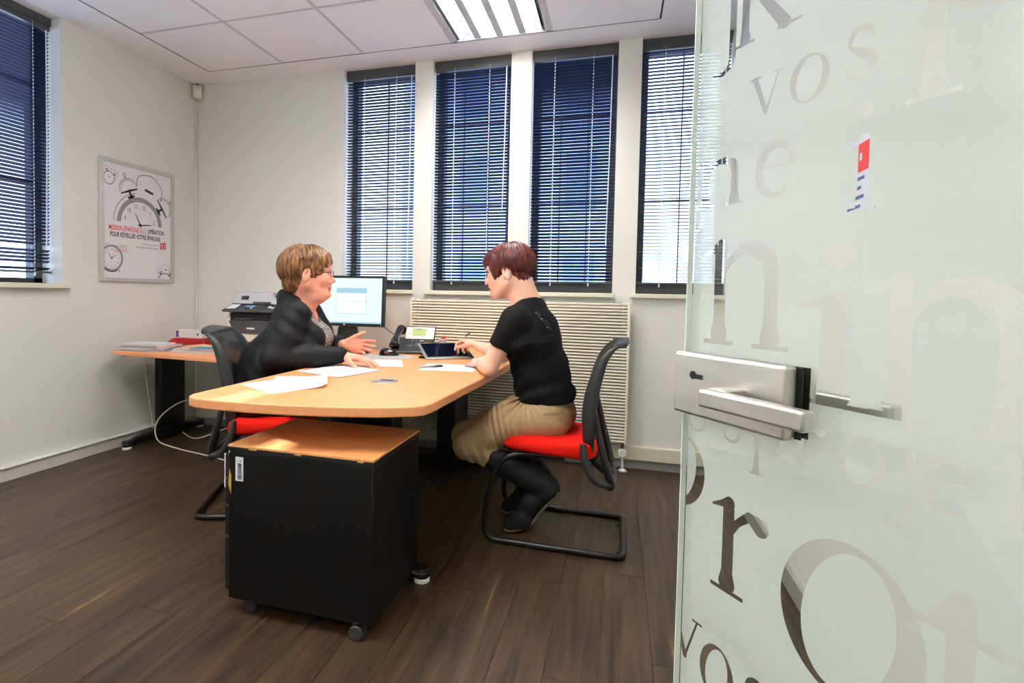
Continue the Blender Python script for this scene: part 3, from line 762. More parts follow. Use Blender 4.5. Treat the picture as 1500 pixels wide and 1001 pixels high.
# ---- multifunction printer on a dark riser
q = MB(); q.span(.70, 1.20, -.50, -.12, LZ, LZ + .055)
single('printer_riser', q, mat('riser_brown', rgb(74, 58, 50), .5), (.95, -.31, LZ), 'dark brown riser box under the printer', 'stand', bevel=.004)
def printer():
    z0 = LZ + .055; x0, x1, y0, y1 = .68, 1.12, -.50, -.12; zT = 1.065
    t = thing('printer', ((x0 + x1) / 2, (y0 + y1) / 2, z0), 'white and grey multifunction printer with a document feeder in the corner', 'printer')
    body = mat('printer_body', rgb(226, 222, 214), .5); dk = mat('printer_dark', rgb(62, 62, 68), .4); lt = mat('printer_lid', rgb(190, 188, 194), .45)
    m_ = (x0 + x1) / 2
    q = MB(); q.add([(x0, y0, z0), (x1, y0, z0), (x1, y1, z0), (x0, y1, z0), (x0, y0, .90), (x1, y0, .90), (x1, y1, .90), (x0, y1, .90)], [(3, 2, 1, 0), (4, 5, 6, 7), (0, 1, 5, 4), (1, 2, 6, 5), (2, 3, 7, 6), (3, 0, 4, 7)]); q.build('body', body, t, bevel=.012)
    # dark flap with slanting sides
    q = MB(); q.prism([(x0 + .03, .872), (x0 + .055, .823), (x0 + .085, .79), (x1 - .13, .785), (x1 - .10, .80), (x1 - .03, .872)], 0, .014, Matrix(((1, 0, 0, 0), (0, 0, -1, y0 - .002 + .002), (0, 1, 0, 0), (0, 0, 0, 1)))); q.build('front_flap', dk, t, bevel=.003)
    q = MB(); q.span(m_ - .045, m_ + .015, y0 - .0155, y0 - .014, .818, .830); q.build('name_plate', M_WHITE, t)
    # output slot
    q = MB(); q.span(x0 + .035, x1 - .03, y0 - .002, y0 + .26, .874, .925); q.build('output_slot', mat('slot_black', rgb(10, 10, 11), .7), t)
    q = MB(); q.span(x0 + .07, x0 + .20, y0 - .010, y0 + .10, .884, .890); q.build('paper_stop', mat('brown_paper_stop', rgb(84, 64, 44), .6), t)
    q = MB(); q.span(x0, x0 + .035, y0 + .02, y1, .90, .955); q.span(x1 - .03, x1, y0 + .02, y1, .90, .955); q.build('side_column', body, t, bevel=.004)
    # slanted control panel
    q = MB(); pa = [(y0 - .045, .932), (y0 - .045, .944), (y0 + .06, .985), (y1, .985), (y1, .930)]
    q.prism(pa, x0 + .0, x1 + .01, Matrix(((0, 0, 1, 0), (1, 0, 0, 0), (0, 1, 0, 0), (0, 0, 0, 1)))); q.build('control_panel', dk, t, bevel=.003)
    A = Matrix.Translation((m_, y0 + .005, .9665)) @ Matrix.Rotation(math.atan2(.041, .105), 4, 'X')
    q = MB(); q.box((-.165, 0, .001), (.07, .07, .002)); q.xf(A); q.build('label_card', M_PAPER, t)
    q = MB()
    for i in range(4):
        for j in range(3): q.cyl((.02 + i * .02, -.022 + j * .022, 0), (.02 + i * .02, -.022 + j * .022, .004), .007, n=10)
    q.xf(A); o = q.build('number_keys', M_MIDGREY, t)
    q = MB(); q.box((-.04, .012, .001), (.075, .022, .003)); q.xf(A); q.build('display', mat('lcd_blue', rgb(120, 160, 215), .2), t)
    q = MB(); q.cyl((-.01, -.02, 0), (-.01, -.02, .005), .009, n=14); q.cyl((.12, 0, 0), (.12, 0, .005), .012, n=14); q.cyl((.15, -.015, 0), (.15, -.015, .005), .010, n=14); q.xf(A); q.build('round_keys', M_WHITE, t)
    # scanner and feeder
    q = MB(); q.add([(x0 + .005, y0 + .04, .985), (x1 - .02, y0 + .04, .985), (x1 - .02, y1, .985), (x0 + .005, y1, .985), (x0 + .02, y0 + .085, zT), (x1 - .10, y0 + .085, zT), (x1 - .06, y1 - .02, zT), (x0 + .02, y1 - .02, zT)], [(3, 2, 1, 0), (4, 5, 6, 7), (0, 1, 5, 4), (1, 2, 6, 5), (2, 3, 7, 6), (3, 0, 4, 7)]); q.build('scanner_lid', lt, t, bevel=.010)
    q = MB(); q.box((x0 + .11, y0 + .056, 1.028), (.055, .003, .026), Matrix.Rotation(R_(-28), 3, 'X')); q.build('badge', M_INK, t)
    q = MB(); q.span(x0 + .19, x0 + .32, y0 + .032, y0 + .045, .990, 1.002); q.build('lid_grip', dk, t)
    q = MB(); q.box((x1 - .03, y0 + .16, 1.055), (.17, .20, .010), Matrix.Rotation(R_(6), 3, 'Y')); q.box((x1 - .03, y0 + .16, 1.015), (.14, .20, .014)); q.build('feeder_tray', lt, t, bevel=.003)
    q = MB(); q.box((x1 - .03, y0 + .058, 1.038), (.12, .004, .014)); q.build('feeder_slot', M_BLACK, t)
    return t
printer()
# ================================================================ THINGS ON THE DESKS
def sheet(name, pts, z, label, cat, group=None, th=.0006, mat_=None, lines=None, curl=0):
    """paper as a thin slab with the given corner points"""
    c = Vector((sum(p[0] for p in pts) / len(pts), sum(p[1] for p in pts) / len(pts), z))
    P = [Vector((p[0], p[1], 0)) for p in pts]; n = 10; rows = []; 
    for j in range(n + 1):
        v = j / n; r = []
        for i in range(n + 1):
            u = i / n
            p = P[0] * (1 - u) * (1 - v) + P[1] * u * (1 - v) + P[2] * u * v + P[3] * (1 - u) * v
            r.append((p.x, p.y, z + th / 2 + curl * (max(0, u - .6) ** 2 * 6 + .3 * max(0, v - .8))))
        rows.append(r)
    t = thing(name, c, label, cat, group)
    q = MB(); q.grid(rows); q.build('sheet', mat_ or M_PAPER, t, smooth=True, solid=th)
    if lines:
        q = MB(); R = [P[0], P[1], P[3]]
        for (u0, v0, du, dv) in lines:
            a = lambda u, v: P[0] * (1 - u) * (1 - v) + P[1] * u * (1 - v) + P[2] * u * v + P[3] * (1 - u) * v
            k = [a(u0, v0), a(u0 + du, v0), a(u0 + du, v0 + dv), a(u0, v0 + dv)]
            q.add([(p.x, p.y, z + th + .0002 + curl * (max(0, (u0 + du * w) - .6) ** 2 * 6)) for p, w in zip(k, (0, 1, 1, 0))], [(0, 1, 2, 3)])
        q.build('print', M_INKL, t)
    return t
txt = [(.12, .12 + .06 * k, .5 + .25 * random.random(), .012) for k in range(13)]
sheet('paper_sheet', [(1.836, -1.873), (2.066, -2.01), (2.155, -1.80), (1.925, -1.665)], DZ, 'printed white sheet under the folded papers nearest the desk tip', 'paper', lines=txt)
sheet('paper_sheet', [(2.024, -1.975), (2.185, -1.826), (2.055, -1.590), (1.850, -1.66)], DZ + .0012, 'white folded sheet with a raised edge lying on top at the desk tip', 'paper', lines=txt[:5], curl=.016)
for k, dz in enumerate((0, .0016, .0032)):
    a = .010 * k
    sheet('paper_sheet', [(1.845 + a, -1.49 - a), (2.105 + a * .5, -1.585), (2.175, -1.335 + a), (1.90 + a, -1.215)], DZ + dz, ['lowest white form in the stack before the blazer woman', 'middle white form in the stack before the blazer woman', 'top printed form of the stack before the blazer woman'][k], 'paper', lines=txt if k == 2 else None)
sheet('paper_sheet', [(2.091, -1.19), (2.225, -1.15), (2.12, -.90), (1.985, -.925)], DZ, 'lower small white slip by the fingertips of the blazer woman', 'paper')
sheet('paper_sheet', [(2.06, -1.20), (2.20, -1.155), (2.09, -.92), (1.955, -.945)], DZ + .0014, 'upper small white slip by the fingertips of the blazer woman', 'paper')
sheet('paper_sheet', [(2.328, -1.225), (2.585, -1.180), (2.560, -.945), (2.29, -.975)], DZ, 'white note sheet under the pen in front of the tablet', 'paper', lines=[(.15, .3 + .1 * k, .35, .012) for k in range(5)])
sheet('paper_sheet', [(1.70, -.52), (1.86, -.47), (1.84, -.33), (1.68, -.38)], DZ + .0005 if False else LZ, 'loose white papers beside the monitor base', 'paper', curl=.01)

def pen(name, a, b, label, cap=None, r=.0045):
    a, b = Vector(a), Vector(b); t = thing(name, a.lerp(b, .5) - Vector((0, 0, r)), label, 'pen')
    d = (b - a).normalized(); L_ = (b - a).length
    q = MB(); q.tube([a, a + d * .012, b - d * .045], [.0012, r * .8, r], 12); q.build('barrel', M_STEEL, t, smooth=True)
    q = MB(); q.tube([b - d * .045, b - d * .004, b], [r * 1.05, r * 1.05, r * .6], 12); q.build('cap', cap or M_BLACK, t, smooth=True)
    q = MB(); s = d.cross(Vector((0, 0, 1))).normalized(); q.tube([b - d * .006 + Vector((0, 0, r)), b - d * .04 + Vector((0, 0, r + .003))], .0012, 6); q.build('clip', M_CHROME, t)
    return t
pen('ballpoint_pen', (2.315, -1.185, DZ + .0065), (2.405, -1.08, DZ + .0065), 'silver ballpoint pen with black cap lying on the note sheet')

# ---- tablet on its fold-out stand
def tablet():
    A0, A1, B0 = Vector((2.242, -.852, .728)), Vector((2.470, -.690, .728)), Vector((2.130, -.700, .796))
    ex = (A1 - A0); W_ = ex.length; ex.normalize(); ey = (B0 - A0); H_ = ey.length; ey = (ey - ex * ey.dot(ex)).normalized(); ez = ex.cross(ey)
    M = Matrix((ex, ey, ez)).transposed().to_4x4(); M.translation = A0
    t = thing('tablet', (A0.x + .05, A0.y + .1, DZ), 'black-screened pen tablet with a silver frame propped on the desk', 'tablet')
    q = MB(); q.span(0, W_, 0, H_, -.011, 0); q.xf(M); q.build('frame', mat('tablet_silver', rgb(165, 163, 160), .35, metal=.6), t, bevel=.004, seg=3)
    q = MB(); q.span(.014, W_ - .014, .022, H_ - .010, .0, .0012); q.xf(M); q.build('screen', mat('tablet_screen', rgb(10, 14, 30), .08, spec=.7), t)
    q = MB(); q.span(W_ - .030, W_ - .004, .002, H_ - .004, -.002, .0016); q.xf(M); q.build('button_strip', M_BLACK, t)
    q = MB()
    for k in range(7): q.span(.075 + .003 * k, .078 + .003 * k, .05 + .014 * k, .053 + .014 * k, .0012, .0016)
    q.xf(M); q.build('menu_marks', M_INKL, t)
    p = M @ Vector((.004, H_ * .45, -.012))
    q = MB(); q.tube([p, (p.x - .008, p.y - .012, DZ + .006)], .003, 8); p2 = M @ Vector((.03, H_ * .5, -.012)); q.tube([p2, (p2.x - .01, p2.y - .01, DZ + .006)], .003, 8); q.tube([(p.x - .018, p.y - .012, DZ + .006), (p2.x - .004, p2.y - .01, DZ + .006)], .006, 8)
    p3 = M @ Vector((W_ - .03, H_ * .8, -.012)); q.tube([p3, (p3.x, p3.y, DZ + .006)], .004, 8)
    q.build('stand', M_BLACKM, t)
tablet()

# ---- desk phone
def phone():
    c = Vector((2.02, -.50, DZ)); A = Matrix.Translation(c) @ rot_xy(R_(8))
    t = thing('desk_phone', c, 'black office phone with silver display panel beside the monitor', 'phone')
    body = mat('phone_dark', rgb(52, 52, 56), .4)
    ax = Matrix(((0, 0, 1, 0), (1, 0, 0, 0), (0, 1, 0, 0), (0, 0, 0, 1)))
    q = MB(); q.prism([(-.125, 0), (.09, 0), (.09, .075), (.06, .085), (-.125, .018)], -.10, .13, A @ ax); q.build('base', body, t, bevel=.006)
    T = A @ Matrix.Translation((.045, .045, .082)) @ Matrix.Rotation(R_(52), 4, 'X')
    q = MB(); q.box((.0, .035, .0), (.19, .105, .016)); q.xf(T); q.build('display_housing', body, t, bevel=.006)
    q = MB(); q.box((.0, .032, .0095), (.178, .088, .003)); q.xf(T); fp = q.build('face_plate', mat('phone_silver', rgb(222, 220, 216), .35), t, bevel=.002)
    q = MB(); q.box((-.005, .038, .0118), (.085, .052, .002)); q.xf(T); q.build('lcd', mat('lcd_green', rgb(172, 186, 120), .25), fp)
    q = MB()
    for k in range(4):
        for s in (-1, 1): q.box((s * .067, .015 + .015 * k, .0118), (.022, .006, .003))
    q.xf(T); q.build('soft_keys', M_WHITE, fp)['kind'] = 'stuff'
    q = MB(); q.box((.045, .034, .0130), (.0, .0, .0)) if False else q.box((-.01, .055, .0131), (.04, .003, .0004)); q.xf(T); q.build('lcd_text', M_INK, fp)
    sl = math.atan2(.067, .185); K = A @ Matrix.Translation((.04, -.035, .0515)) @ Matrix.Rotation(sl, 4, 'X')
    q = MB()
    for i in range(3):
        for j in range(4): q.box((-.058 + i * .020, .045 - j * .013, .002), (.014, .008, .005))
    q.xf(K); q.build('number_keys', M_DKGREY, t, bevel=.001)
    q = MB()
    for j in range(3):
        for i in range(11): q.box((-.062 + i * .013 + j * .003, -.016 - j * .014, .002), (.009, .009, .005))
    q.xf(K); q.build('letter_keys', M_MIDGREY, t)
    q = MB(); q.cyl((.028, .038, 0), (.028, .038, .006), .015, n=20); q.cyl((.028, .038, .006), (.028, .038, .009), .007, n=16); q.xf(K); q.build('navigation_key', M_CHROME, t)
    q = MB(); q.cyl((.060, .038, 0), (.060, .038, .006), .006, n=12); q.xf(K); q.build('red_key', M_REDINK, t)
    q = MB(); q.box((.056, .018, .002), (.012, .007, .005)); q.box((.074, .016, .002), (.012, .007, .005)); q.xf(K); q.build('yellow_keys', mat('key_yellow', rgb(190, 180, 90), .4), t)
    # handset on the left
    hp = smooth_path([(-.075, -.115, .045), (-.078, -.09, .065), (-.082, -.03, .092), (-.084, .03, .118), (-.082, .08, .132), (-.078, .10, .122)], 5)
    q = MB(); n_ = len(hp); q.tube(hp, [.026 + .006 * math.cos(2 * math.pi * k / (n_ - 1)) for k in range(n_)], 16); q.xf(A); q.build('handset', mat('handset_black', rgb(26, 26, 32), .25), t, smooth=True)
    cp = [( -.085 - .012 * math.cos(k * .9), -.12 + .004 * k, .012 + .006 * math.sin(k * .9)) for k in range(40)]
    q = MB(); q.tube(cp, .0018, 6); q.xf(A); q.build('coiled_cord', M_BLACK, t, smooth=True)
phone()
# mouse and mat
q = MB(); n = 28
q.prism([(.16 * math.cos(2 * math.pi * k / n) * (1 if True else 0), .115 * math.sin(2 * math.pi * k / n)) for k in range(n)], 0, .002)
q.xf(Matrix.Translation((1.985, -.80, DZ)) @ rot_xy(R_(15)))
mm_ = single('mouse_mat', q, mat('mat_grey', rgb(178, 176, 172), .7), (1.985, -.80, DZ), 'thin rounded grey mouse mat on the desk', 'mouse mat')
def mouse():
    c = Vector((1.975, -.735, DZ + .002)); A = Matrix.Translation(c) @ rot_xy(R_(20))
    t = thing('computer_mouse', c, 'glossy black computer mouse on the grey mat', 'mouse')
    rows = []
    for j in range(9):
        th = math.pi / 2 * j / 8; rows.append([(.058 * math.cos(p) * math.cos(th) ** .6, .033 * math.sin(p) * math.cos(th) ** .6, .036 * math.sin(th) * (1 - .22 * math.cos(p))) for p in [2 * math.pi * i / 28 for i in range(29)]])
    q = MB(); q.grid(rows); q.xf(A); q.build('shell', mat('gloss_black', rgb(18, 18, 20), .12, coat=.5), t, smooth=True)
    q = MB(); q.cyl((.03, -.004, .028), (.03, .004, .028), .009, n=14); q.xf(A); q.build('wheel', M_DKGREY, t)
    q = MB(); q.sph((-.01, -.030, .017), (.018, .004, .008)); q.xf(A); q.build('red_side_window', mat('dark_red_gloss', rgb(110, 20, 24), .2), t, smooth=True)
mouse()
def small_stamp(x, y, col, name, label):
    t = thing(name, (x, y, DZ), label, 'stamp')
    q = MB(); q.span(x - .028, x + .028, y - .016, y + .016, DZ, DZ + .05); q.build('stamp_frame', M_BLACK, t, bevel=.004)
    q = MB(); q.span(x - .018, x + .018, y - .0175, y - .0165, DZ + .012, DZ + .036); q.build('imprint_window', M_INKL, t)
    q = MB(); q.span(x - .022, x + .022, y - .013, y + .013, DZ + .05, DZ + .088); q.build('handle', mat('handle_smoke', rgb(150, 146, 146), .3), t, bevel=.008)
    q = MB(); q.box((x + .006, y, DZ + .092), (.026, .018, .010)); q.build('cap', col, t, bevel=.003)
small_stamp(2.215, -.48, M_REDINK, 'rubber_stamp', 'self-inking stamp with a red top behind the tablet')
q = MB(); q.cyl((2.168, -.53, DZ), (2.168, -.53, DZ + .03), .018, n=20); single('ink_bottle', q, mat('blue_cap', rgb(40, 70, 150), .4), (2.168, -.53, DZ), 'small round blue pot between phone and stamp', 'pot', bevel=.004)
q = MB(); q.cyl((2.27, -.44, DZ), (2.27, -.44, DZ + .042), .014, n=18); q.cyl((2.27, -.44, DZ + .042), (2.27, -.44, DZ + .052), .009, n=14); single('glue_bottle', q, M_WHITE, (2.27, -.44, DZ), 'small white bottle to the right of the stamp', 'bottle', bevel=.003)
q = MB(); q.box((2.285, -.50, DZ + .009), (.05, .02, .018), Matrix.Rotation(.3, 3, 'Z')); single('stapler', q, mat('dark_red_plastic', rgb(90, 26, 28), .4), (2.285, -.50, DZ), 'tiny dark red stapler behind the tablet', 'stapler', bevel=.004)

# ---- books, pads and folders on the side desk
def book(x, y, w, d, z, h, ang, cover, label, cat='folder', spiral=False, name='notebook'):
    A = Matrix.Translation((x, y, z)) @ rot_xy(R_(ang)); t = thing(name, (x, y, z), label, cat)
    q = MB(); q.box((0, 0, h / 2), (w - .006, d - .006, h - .003)); q.xf(A); q.build('pages', M_PAPER, t)
    q = MB(); q.box((0, 0, h - .001), (w, d, .0018)); q.box((0, 0, .001), (w, d, .0018)); q.xf(A); q.build('cover', cover, t)
    if spiral:
        q = MB()
        n_ = int(w / .011)
        for k in range(n_):
            a = -w / 2 + .006 + k * .011; q.tube([(a, -d / 2 + .006 * math.cos(p) , h / 2 + (h / 2 + .004) * math.sin(p)) for p in [i * math.pi / 5 for i in range(10)]], .0009, 5, closed=True)
        q.xf(A); q.build('spiral_binding', M_CHROME, t)
blue = mat('cover_blue', rgb(60, 90, 150), .5); pink = mat('cover_pink', rgb(232, 190, 182), .6); tan = mat('cover_tan', rgb(236, 190, 140), .6); lb = mat('cover_lightblue', rgb(176, 200, 226), .6); teal = mat('cover_teal', rgb(40, 130, 160), .5); wh = mat('cover_white', rgb(226, 226, 228), .6); redc = mat('cover_red', rgb(170, 30, 34), .5)
book(.275, -.72, .30, .215, LZ, .010, 12, blue, 'blue-covered pad at the bottom of the left pile on the side desk')
book(.27, -.725, .295, .21, LZ + .0102, .010, 15, wh, 'white pad second from the bottom of the left pile')
book(.275, -.72, .30, .21, LZ + .0204, .012, 9, pink, 'pink-edged pad third from the bottom of the left pile')
book(.25, -.74, .28, .20, LZ + .0326, .010, 10, wh, 'spiral-bound white notebook on top of the left pile', 'notebook', spiral=True)
book(.63, -.66, .31, .22, LZ, .016, 4, lb, 'light blue folder at the bottom of the right pile')
book(.64, -.665, .30, .215, LZ + .0162, .006, 2, pink, 'pink folder in the middle of the right pile')
book(.70, -.72, .16, .11, LZ + .0224, .008, 10, teal, 'small teal booklet on the right pile next to the chair')
book(.60, -.62, .24, .16, LZ + .0224, .006, -14, tan, 'tan envelope on top of the right pile', 'envelope', name='envelope')
# red ring folder with white box on it
t = thing('red_folder', (.27, -.36, LZ), 'red and black folder lying under the white box', 'folder')
q = MB(); q.prism([(-.17, .002), (.17, .002), (.17, .055), (-.09, .055)], -.11, .11, Matrix.Translation((.29, -.36, LZ)) @ rot_xy(R_(6)) @ Matrix(((1, 0, 0, 0), (0, 0, 1, 0), (0, 1, 0, 0), (0, 0, 0, 1)))); q.build('cover', redc, t, bevel=.004)
q = MB(); q.span(.13, .43, -.485, -.47, LZ + .002, LZ + .012); q.build('spine', M_BLACK, t)
t = thing('label_box', (.29, -.36, LZ + .055), 'long white carton with a blue end mark on the red folder', 'box')
q = MB(); q.box((.29, -.36, LZ + .0815), (.235, .10, .053)); q.build('carton', M_WHITE, t, bevel=.002)
q = MB(); q.box((.192, -.4106, LZ + .0815), (.022, .001, .046)); q.build('end_mark', mat('violet_ink', rgb(70, 50, 130), .6), t)
q = MB(); q.box((.37, -.4106, LZ + .0815), (.012, .001, .016)); q.build('logo_mark', MATS['violet_ink'], t)
q = MB(); q.span(.34, .62, -.22, -.06, LZ, LZ + .135); single('paper_carton', q, mat('kraft_pale', rgb(216, 206, 176), .7), (.48, -.18, LZ), 'pale cardboard carton against the wall left of the printer', 'box', bevel=.003)

# ---- alarm sensor, sockets, cables
t = thing('motion_sensor', (.035, -.035, 2.60), 'small cream motion sensor high in the room corner', 'sensor')
A = Matrix.Translation((.045, -.045, 2.612)) @ Matrix.Rotation(R_(45), 4, 'Z')
q = MB(); q.box((0, 0, 0), (.066, .035, .105)); q.xf(A); q.build('housing', M_CREAM, t, bevel=.012, seg=3)
q = MB(); q.box((0, -.018, -.012), (.05, .006, .055)); q.xf(A); q.build('lens', mat('lens_cream', rgb(238, 234, 214), .3), t, bevel=.006)
q = MB(); q.box((0, -.019, .034), (.006, .003, .006)); q.xf(A); q.build('indicator', M_DKGREY, t)
q = MB(); q.cyl((.03, -.03, 2.66), (.03, -.03, 2.679), .012, n=12); q.build('ceiling_plug', M_MIDGREY, t)
q = MB(); q.tube(smooth_path([(.40, -.10, .60), (.395, -.10, .40), (.36, -.22, .30), (.22, -.42, .26), (.12, -.52, .14), (.20, -.60, .03), (.42, -.66, .01), (.70, -.72, .008), (1.02, -.80, .008)], 8), .0045, 8)
single('power_cable', q, M_CREAM, (.40, -.10, .0), 'cream cable looping down to the floor below the side desk', 'cable', smooth=True)
q = MB(); q.tube(smooth_path([(.14, -.30, .008), (.36, -.40, .008), (.60, -.34, .10), (.78, -.34, .13), (.92, -.42, .06), (1.05, -.52, .008)], 8), .0045, 8)
single('power_cable', q, M_CREAM, (.60, -.34, 0), 'cream cable arching above the floor behind the left chair', 'cable', smooth=True)
q = MB(); q.tube(smooth_path([(1.72, -.33, .93), (1.745, -.33, .90), (1.80, -.35, .84), (1.90, -.36, .79), (1.96, -.38, .775)], 6), .003, 8)
single('monitor_cable', q, M_BLACK, (1.96, -.38, .775), 'thin black cable hanging from the monitor towards the phone', 'cable', smooth=True)
q = MB(); q.tube(smooth_path([(.085, -.60, .64), (.07, -.56, .4), (.06, -.5, .1), (.05, -.48, .01)], 6), .004, 8)
single('power_cable', q, M_CREAM, (.05, -.48, 0), 'cream cable running down beside the side desk leg', 'cable', smooth=True)
t = thing('power_strip', (.62, -.30, 0), 'grey power strip on the floor below the side desk', 'power strip')
q = MB(); q.box((.62, -.30, .02), (.26, .05, .04)); q.build('housing', M_MIDGREY, t, bevel=.005)
q = MB()
for k in range(4): q.cyl((.53 + .06 * k, -.30, .04), (.53 + .06 * k, -.30, .0415), .018, n=16)
q.build('sockets', M_BLACK, t)
t = thing('wall_socket', (.30, -.0, .26), 'white double wall socket low in the corner below the side desk', 'socket')
q = MB(); q.span(.20, .44, -.012, 0, .24, .32); q.build('plate', M_WHITE, t, bevel=.004)
q = MB()
for xx in (.26, .32, .38): q.cyl((xx, -.0135, .28), (xx, -.011, .28), .021, n=18)
q.build('sockets', M_MIDGREY, t)
t = thing('computer_case', (1.18, -.30, 0), 'dark computer case on the floor below the side desk', 'computer')
q = MB(); q.span(1.42, 1.60, -.62, -.2, .01, .42); q.build('case', M_BLACK, t, bevel=.006)
q = MB(); q.span(1.45, 1.57, -.624, -.62, .30, .34); q.span(1.45, 1.57, -.624, -.62, .36, .38); q.build('drive_bays', M_DKGREY, t)
q = MB(); q.cyl((1.51, -.626, .20), (1.51, -.62, .20), .012, n=16); q.build('power_button', M_CHROME, t)

# ---- framed poster on the left wall
PY0, PY1, PZ0, PZ1 = -.880, -.247, 1.121, 1.931
post = thing('framed_poster', (0, (PY0 + PY1) / 2, PZ0), 'silver-framed poster of drawn alarm clocks on the left wall', 'poster')
q = MB(); fw_ = .026
q.span(0.0, .017, PY0, PY0 + fw_, PZ0, PZ1); q.span(0, .017, PY1 - fw_, PY1, PZ0, PZ1); q.span(0, .017, PY0 + fw_, PY1 - fw_, PZ0, PZ0 + fw_); q.span(0, .017, PY0 + fw_, PY1 - fw_, PZ1 - fw_, PZ1)
q.build('frame', mat('satin_aluminium', rgb(206, 205, 200), .35, metal=.5), post, bevel=.004)
q = MB(); q.span(.0, .006, PY0 + fw_, PY1 - fw_, PZ0 + fw_, PZ1 - fw_); sh = q.build('print_sheet', mat('poster_paper', rgb(236, 234, 238), .45), post)
# poster local frame: X right (+y), Y up (+z)
IW, IH = PY1 - PY0 - 2 * fw_, PZ1 - PZ0 - 2 * fw_
PM = Matrix(((0, 0, 1, .0064), (1, 0, 0, PY0 + fw_), (0, 1, 0, PZ0 + fw_), (0, 0, 0, 1)))
class Ink:
    def __init__(s): s.m = MB()
    def clipd(s, p): return (min(max(p[0], .002), IW - .002), min(max(p[1], .002), IH - .002))
    def stroke(s, pts, w, lift=0):
        if not isinstance(w, (list, tuple)): w = [w] * len(pts)
        pts = [Vector((p[0], p[1], 0)) for p in pts]; rows = []
        for i, p in enumerate(pts):
            t_ = pts[min(i + 1, len(pts) - 1)] - pts[max(i - 1, 0)]; n_ = Vector((-t_.y, t_.x, 0)).normalized() * w[i] / 2
            a, b = p + n_, p - n_; a, b = s.clipd(a), s.clipd(b); rows.append([(a[0], a[1], lift), (b[0], b[1], lift)])
        s.m.grid(rows)
    def arc(s, c, r, a0, a1, w, n=28, ry=None, rot=0, lift=0):
        ry = ry or r; pts = []
        for k in range(n + 1):
            a = R_(a0 + (a1 - a0) * k / n); x, y = r * math.cos(a), ry * math.sin(a); cr_, sr_ = math.cos(R_(rot)), math.sin(R_(rot))
            pts.append((c[0] + x * cr_ - y * sr_, c[1] + x * sr_ + y * cr_))
        s.stroke(pts, w, lift)
    def blob(s, c, rx_, ry_, rot=0, n=18):
        cr_, sr_ = math.cos(R_(rot)), math.sin(R_(rot)); vs = []
        for k in range(n):
            a = 2 * math.pi * k / n; x, y = rx_ * math.cos(a), ry_ * math.sin(a); p = s.clipd((c[0] + x * cr_ - y * sr_, c[1] + x * sr_ + y * cr_)); vs.append((*p, 0))
        s.m.add(vs, [tuple(range(n))])
    def text(s, body, x, y, size, sx=1, bold=0, rot=0, lift=0):
        vs, fs = text_mesh(body, size, sx, bold); cr_, sr_ = math.cos(R_(rot)), math.sin(R_(rot))
        s.m.add([(x + v.x * cr_ - v.y * sr_, y + v.x * sr_ + v.y * cr_, lift) for v in vs], fs)
    def done(s, name, m, parent, M=PM): s.m.xf(M); return s.m.build(name, m, parent)
def clock(c, r, tilt, a0=-0, a1=360, numerals=True, hands=((118, .62), (10, .58)), bells=True, name='clock_drawing', legs=False):
    k = Ink(); g = Ink(); T_ = tilt
    def pol(a, d): return (c[0] + d * math.cos(R_(a + T_)), c[1] + d * math.sin(R_(a + T_)))
    g.arc(c, r * 1.00, a0, a1, r * .07, 40); k.arc(c, r * 1.06, a0, a1, r * .025, 40); k.arc(c, r * .93, a0, a1, r * .035, 40); g.arc(c, r * 1.22, max(a0, 100), min(a1, 190), r * .03)
    if numerals:
        for n_ in range(1, 13):
            a = 90 - 30 * n_; d = (a + T_) % 360
            if a0 <= d <= a1 or a1 - a0 >= 360:
                p = pol(a, r * .72); w_ = r * .11 * len(str(n_)); k.text(str(n_), p[0] - w_ / 2, p[1] - r * .08, r * .24, .7, 0)
    for (a, l) in hands:
        p = pol(a, r * l); e = pol(a + 180, r * .10); k.stroke([e, ((p[0] * .5 + c[0] * .5), (p[1] * .5 + c[1] * .5)), p], [r * .05, r * .045, r * .015])
    k.blob(c, r * .065, r * .065)
    if bells:
        for a, rr in ((128, -10), (52, 20)):
            p = pol(a, r * 1.42); g.arc(p, r * .42, a + T_ - 90, a + T_ + 90, r * .03, rot=0, ry=r * .40); g.arc(p, r * .34, a + T_ - 60, a + T_ + 95, r * .02)
            k.stroke([pol(a - 17, r * 1.40), pol(a, r * 1.36), pol(a + 17, r * 1.42)], [r * .05, r * .09, r * .04]); k.stroke([pol(a, r * 1.08), pol(a, r * 1.36)], r * .09); k.blob(pol(a, r * 1.12), r * .18, r * .055, a + T_ - 90)
            g.stroke([pol(a, r * 1.80), pol(a, r * 1.92)], r * .05); k.arc(pol(a, r * 1.96), r * .06, 0, 360, r * .02, 12)
        hp = [pol(112, r * 1.5), pol(108, r * 1.9), pol(90, r * 2.08), pol(72, r * 1.9), pol(62, r * 1.5)]
        g.stroke([(p.x, p.y) for p in smooth_path([(a, b, 0) for a, b in hp], 6)], r * .035)
        k.stroke([pol(97, r * 1.45), pol(80, r * 1.47)], r * .10)
    if legs:
        for a in (-125, -55): k.stroke([pol(a, r * 1.05), pol(a, r * 1.35)], r * .05)
        k.arc(c, r * 1.1, 230 + T_ * 0, 300, r * .08)
    for (pp, nm, mm) in ((g, 'pale_line', M_INKL), (k, 'dark_line', M_INK)):
        pp.done(name, mm, sh)
ZC = lambda zoomy: 0
clock((.300, .372), .178, -16, a0=2, a1=178, hands=((118 + 16, .52), (22, .60)), name='large_clock_drawing')
clock((.050, .655), .042, -20, numerals=False, hands=((135, .6), (60, .5)), legs=False, name='small_clock_drawing')
clock((.068, .130), .082, 0, a0=-120, a1=240, hands=((130, .62), (32, .55)), bells=False, legs=True, name='lower_clock_drawing')
clock((.520, -.015), .060, -6, a0=20, a1=160, numerals=False, hands=((120, .5), (60, .5)), name='corner_clock_drawing')
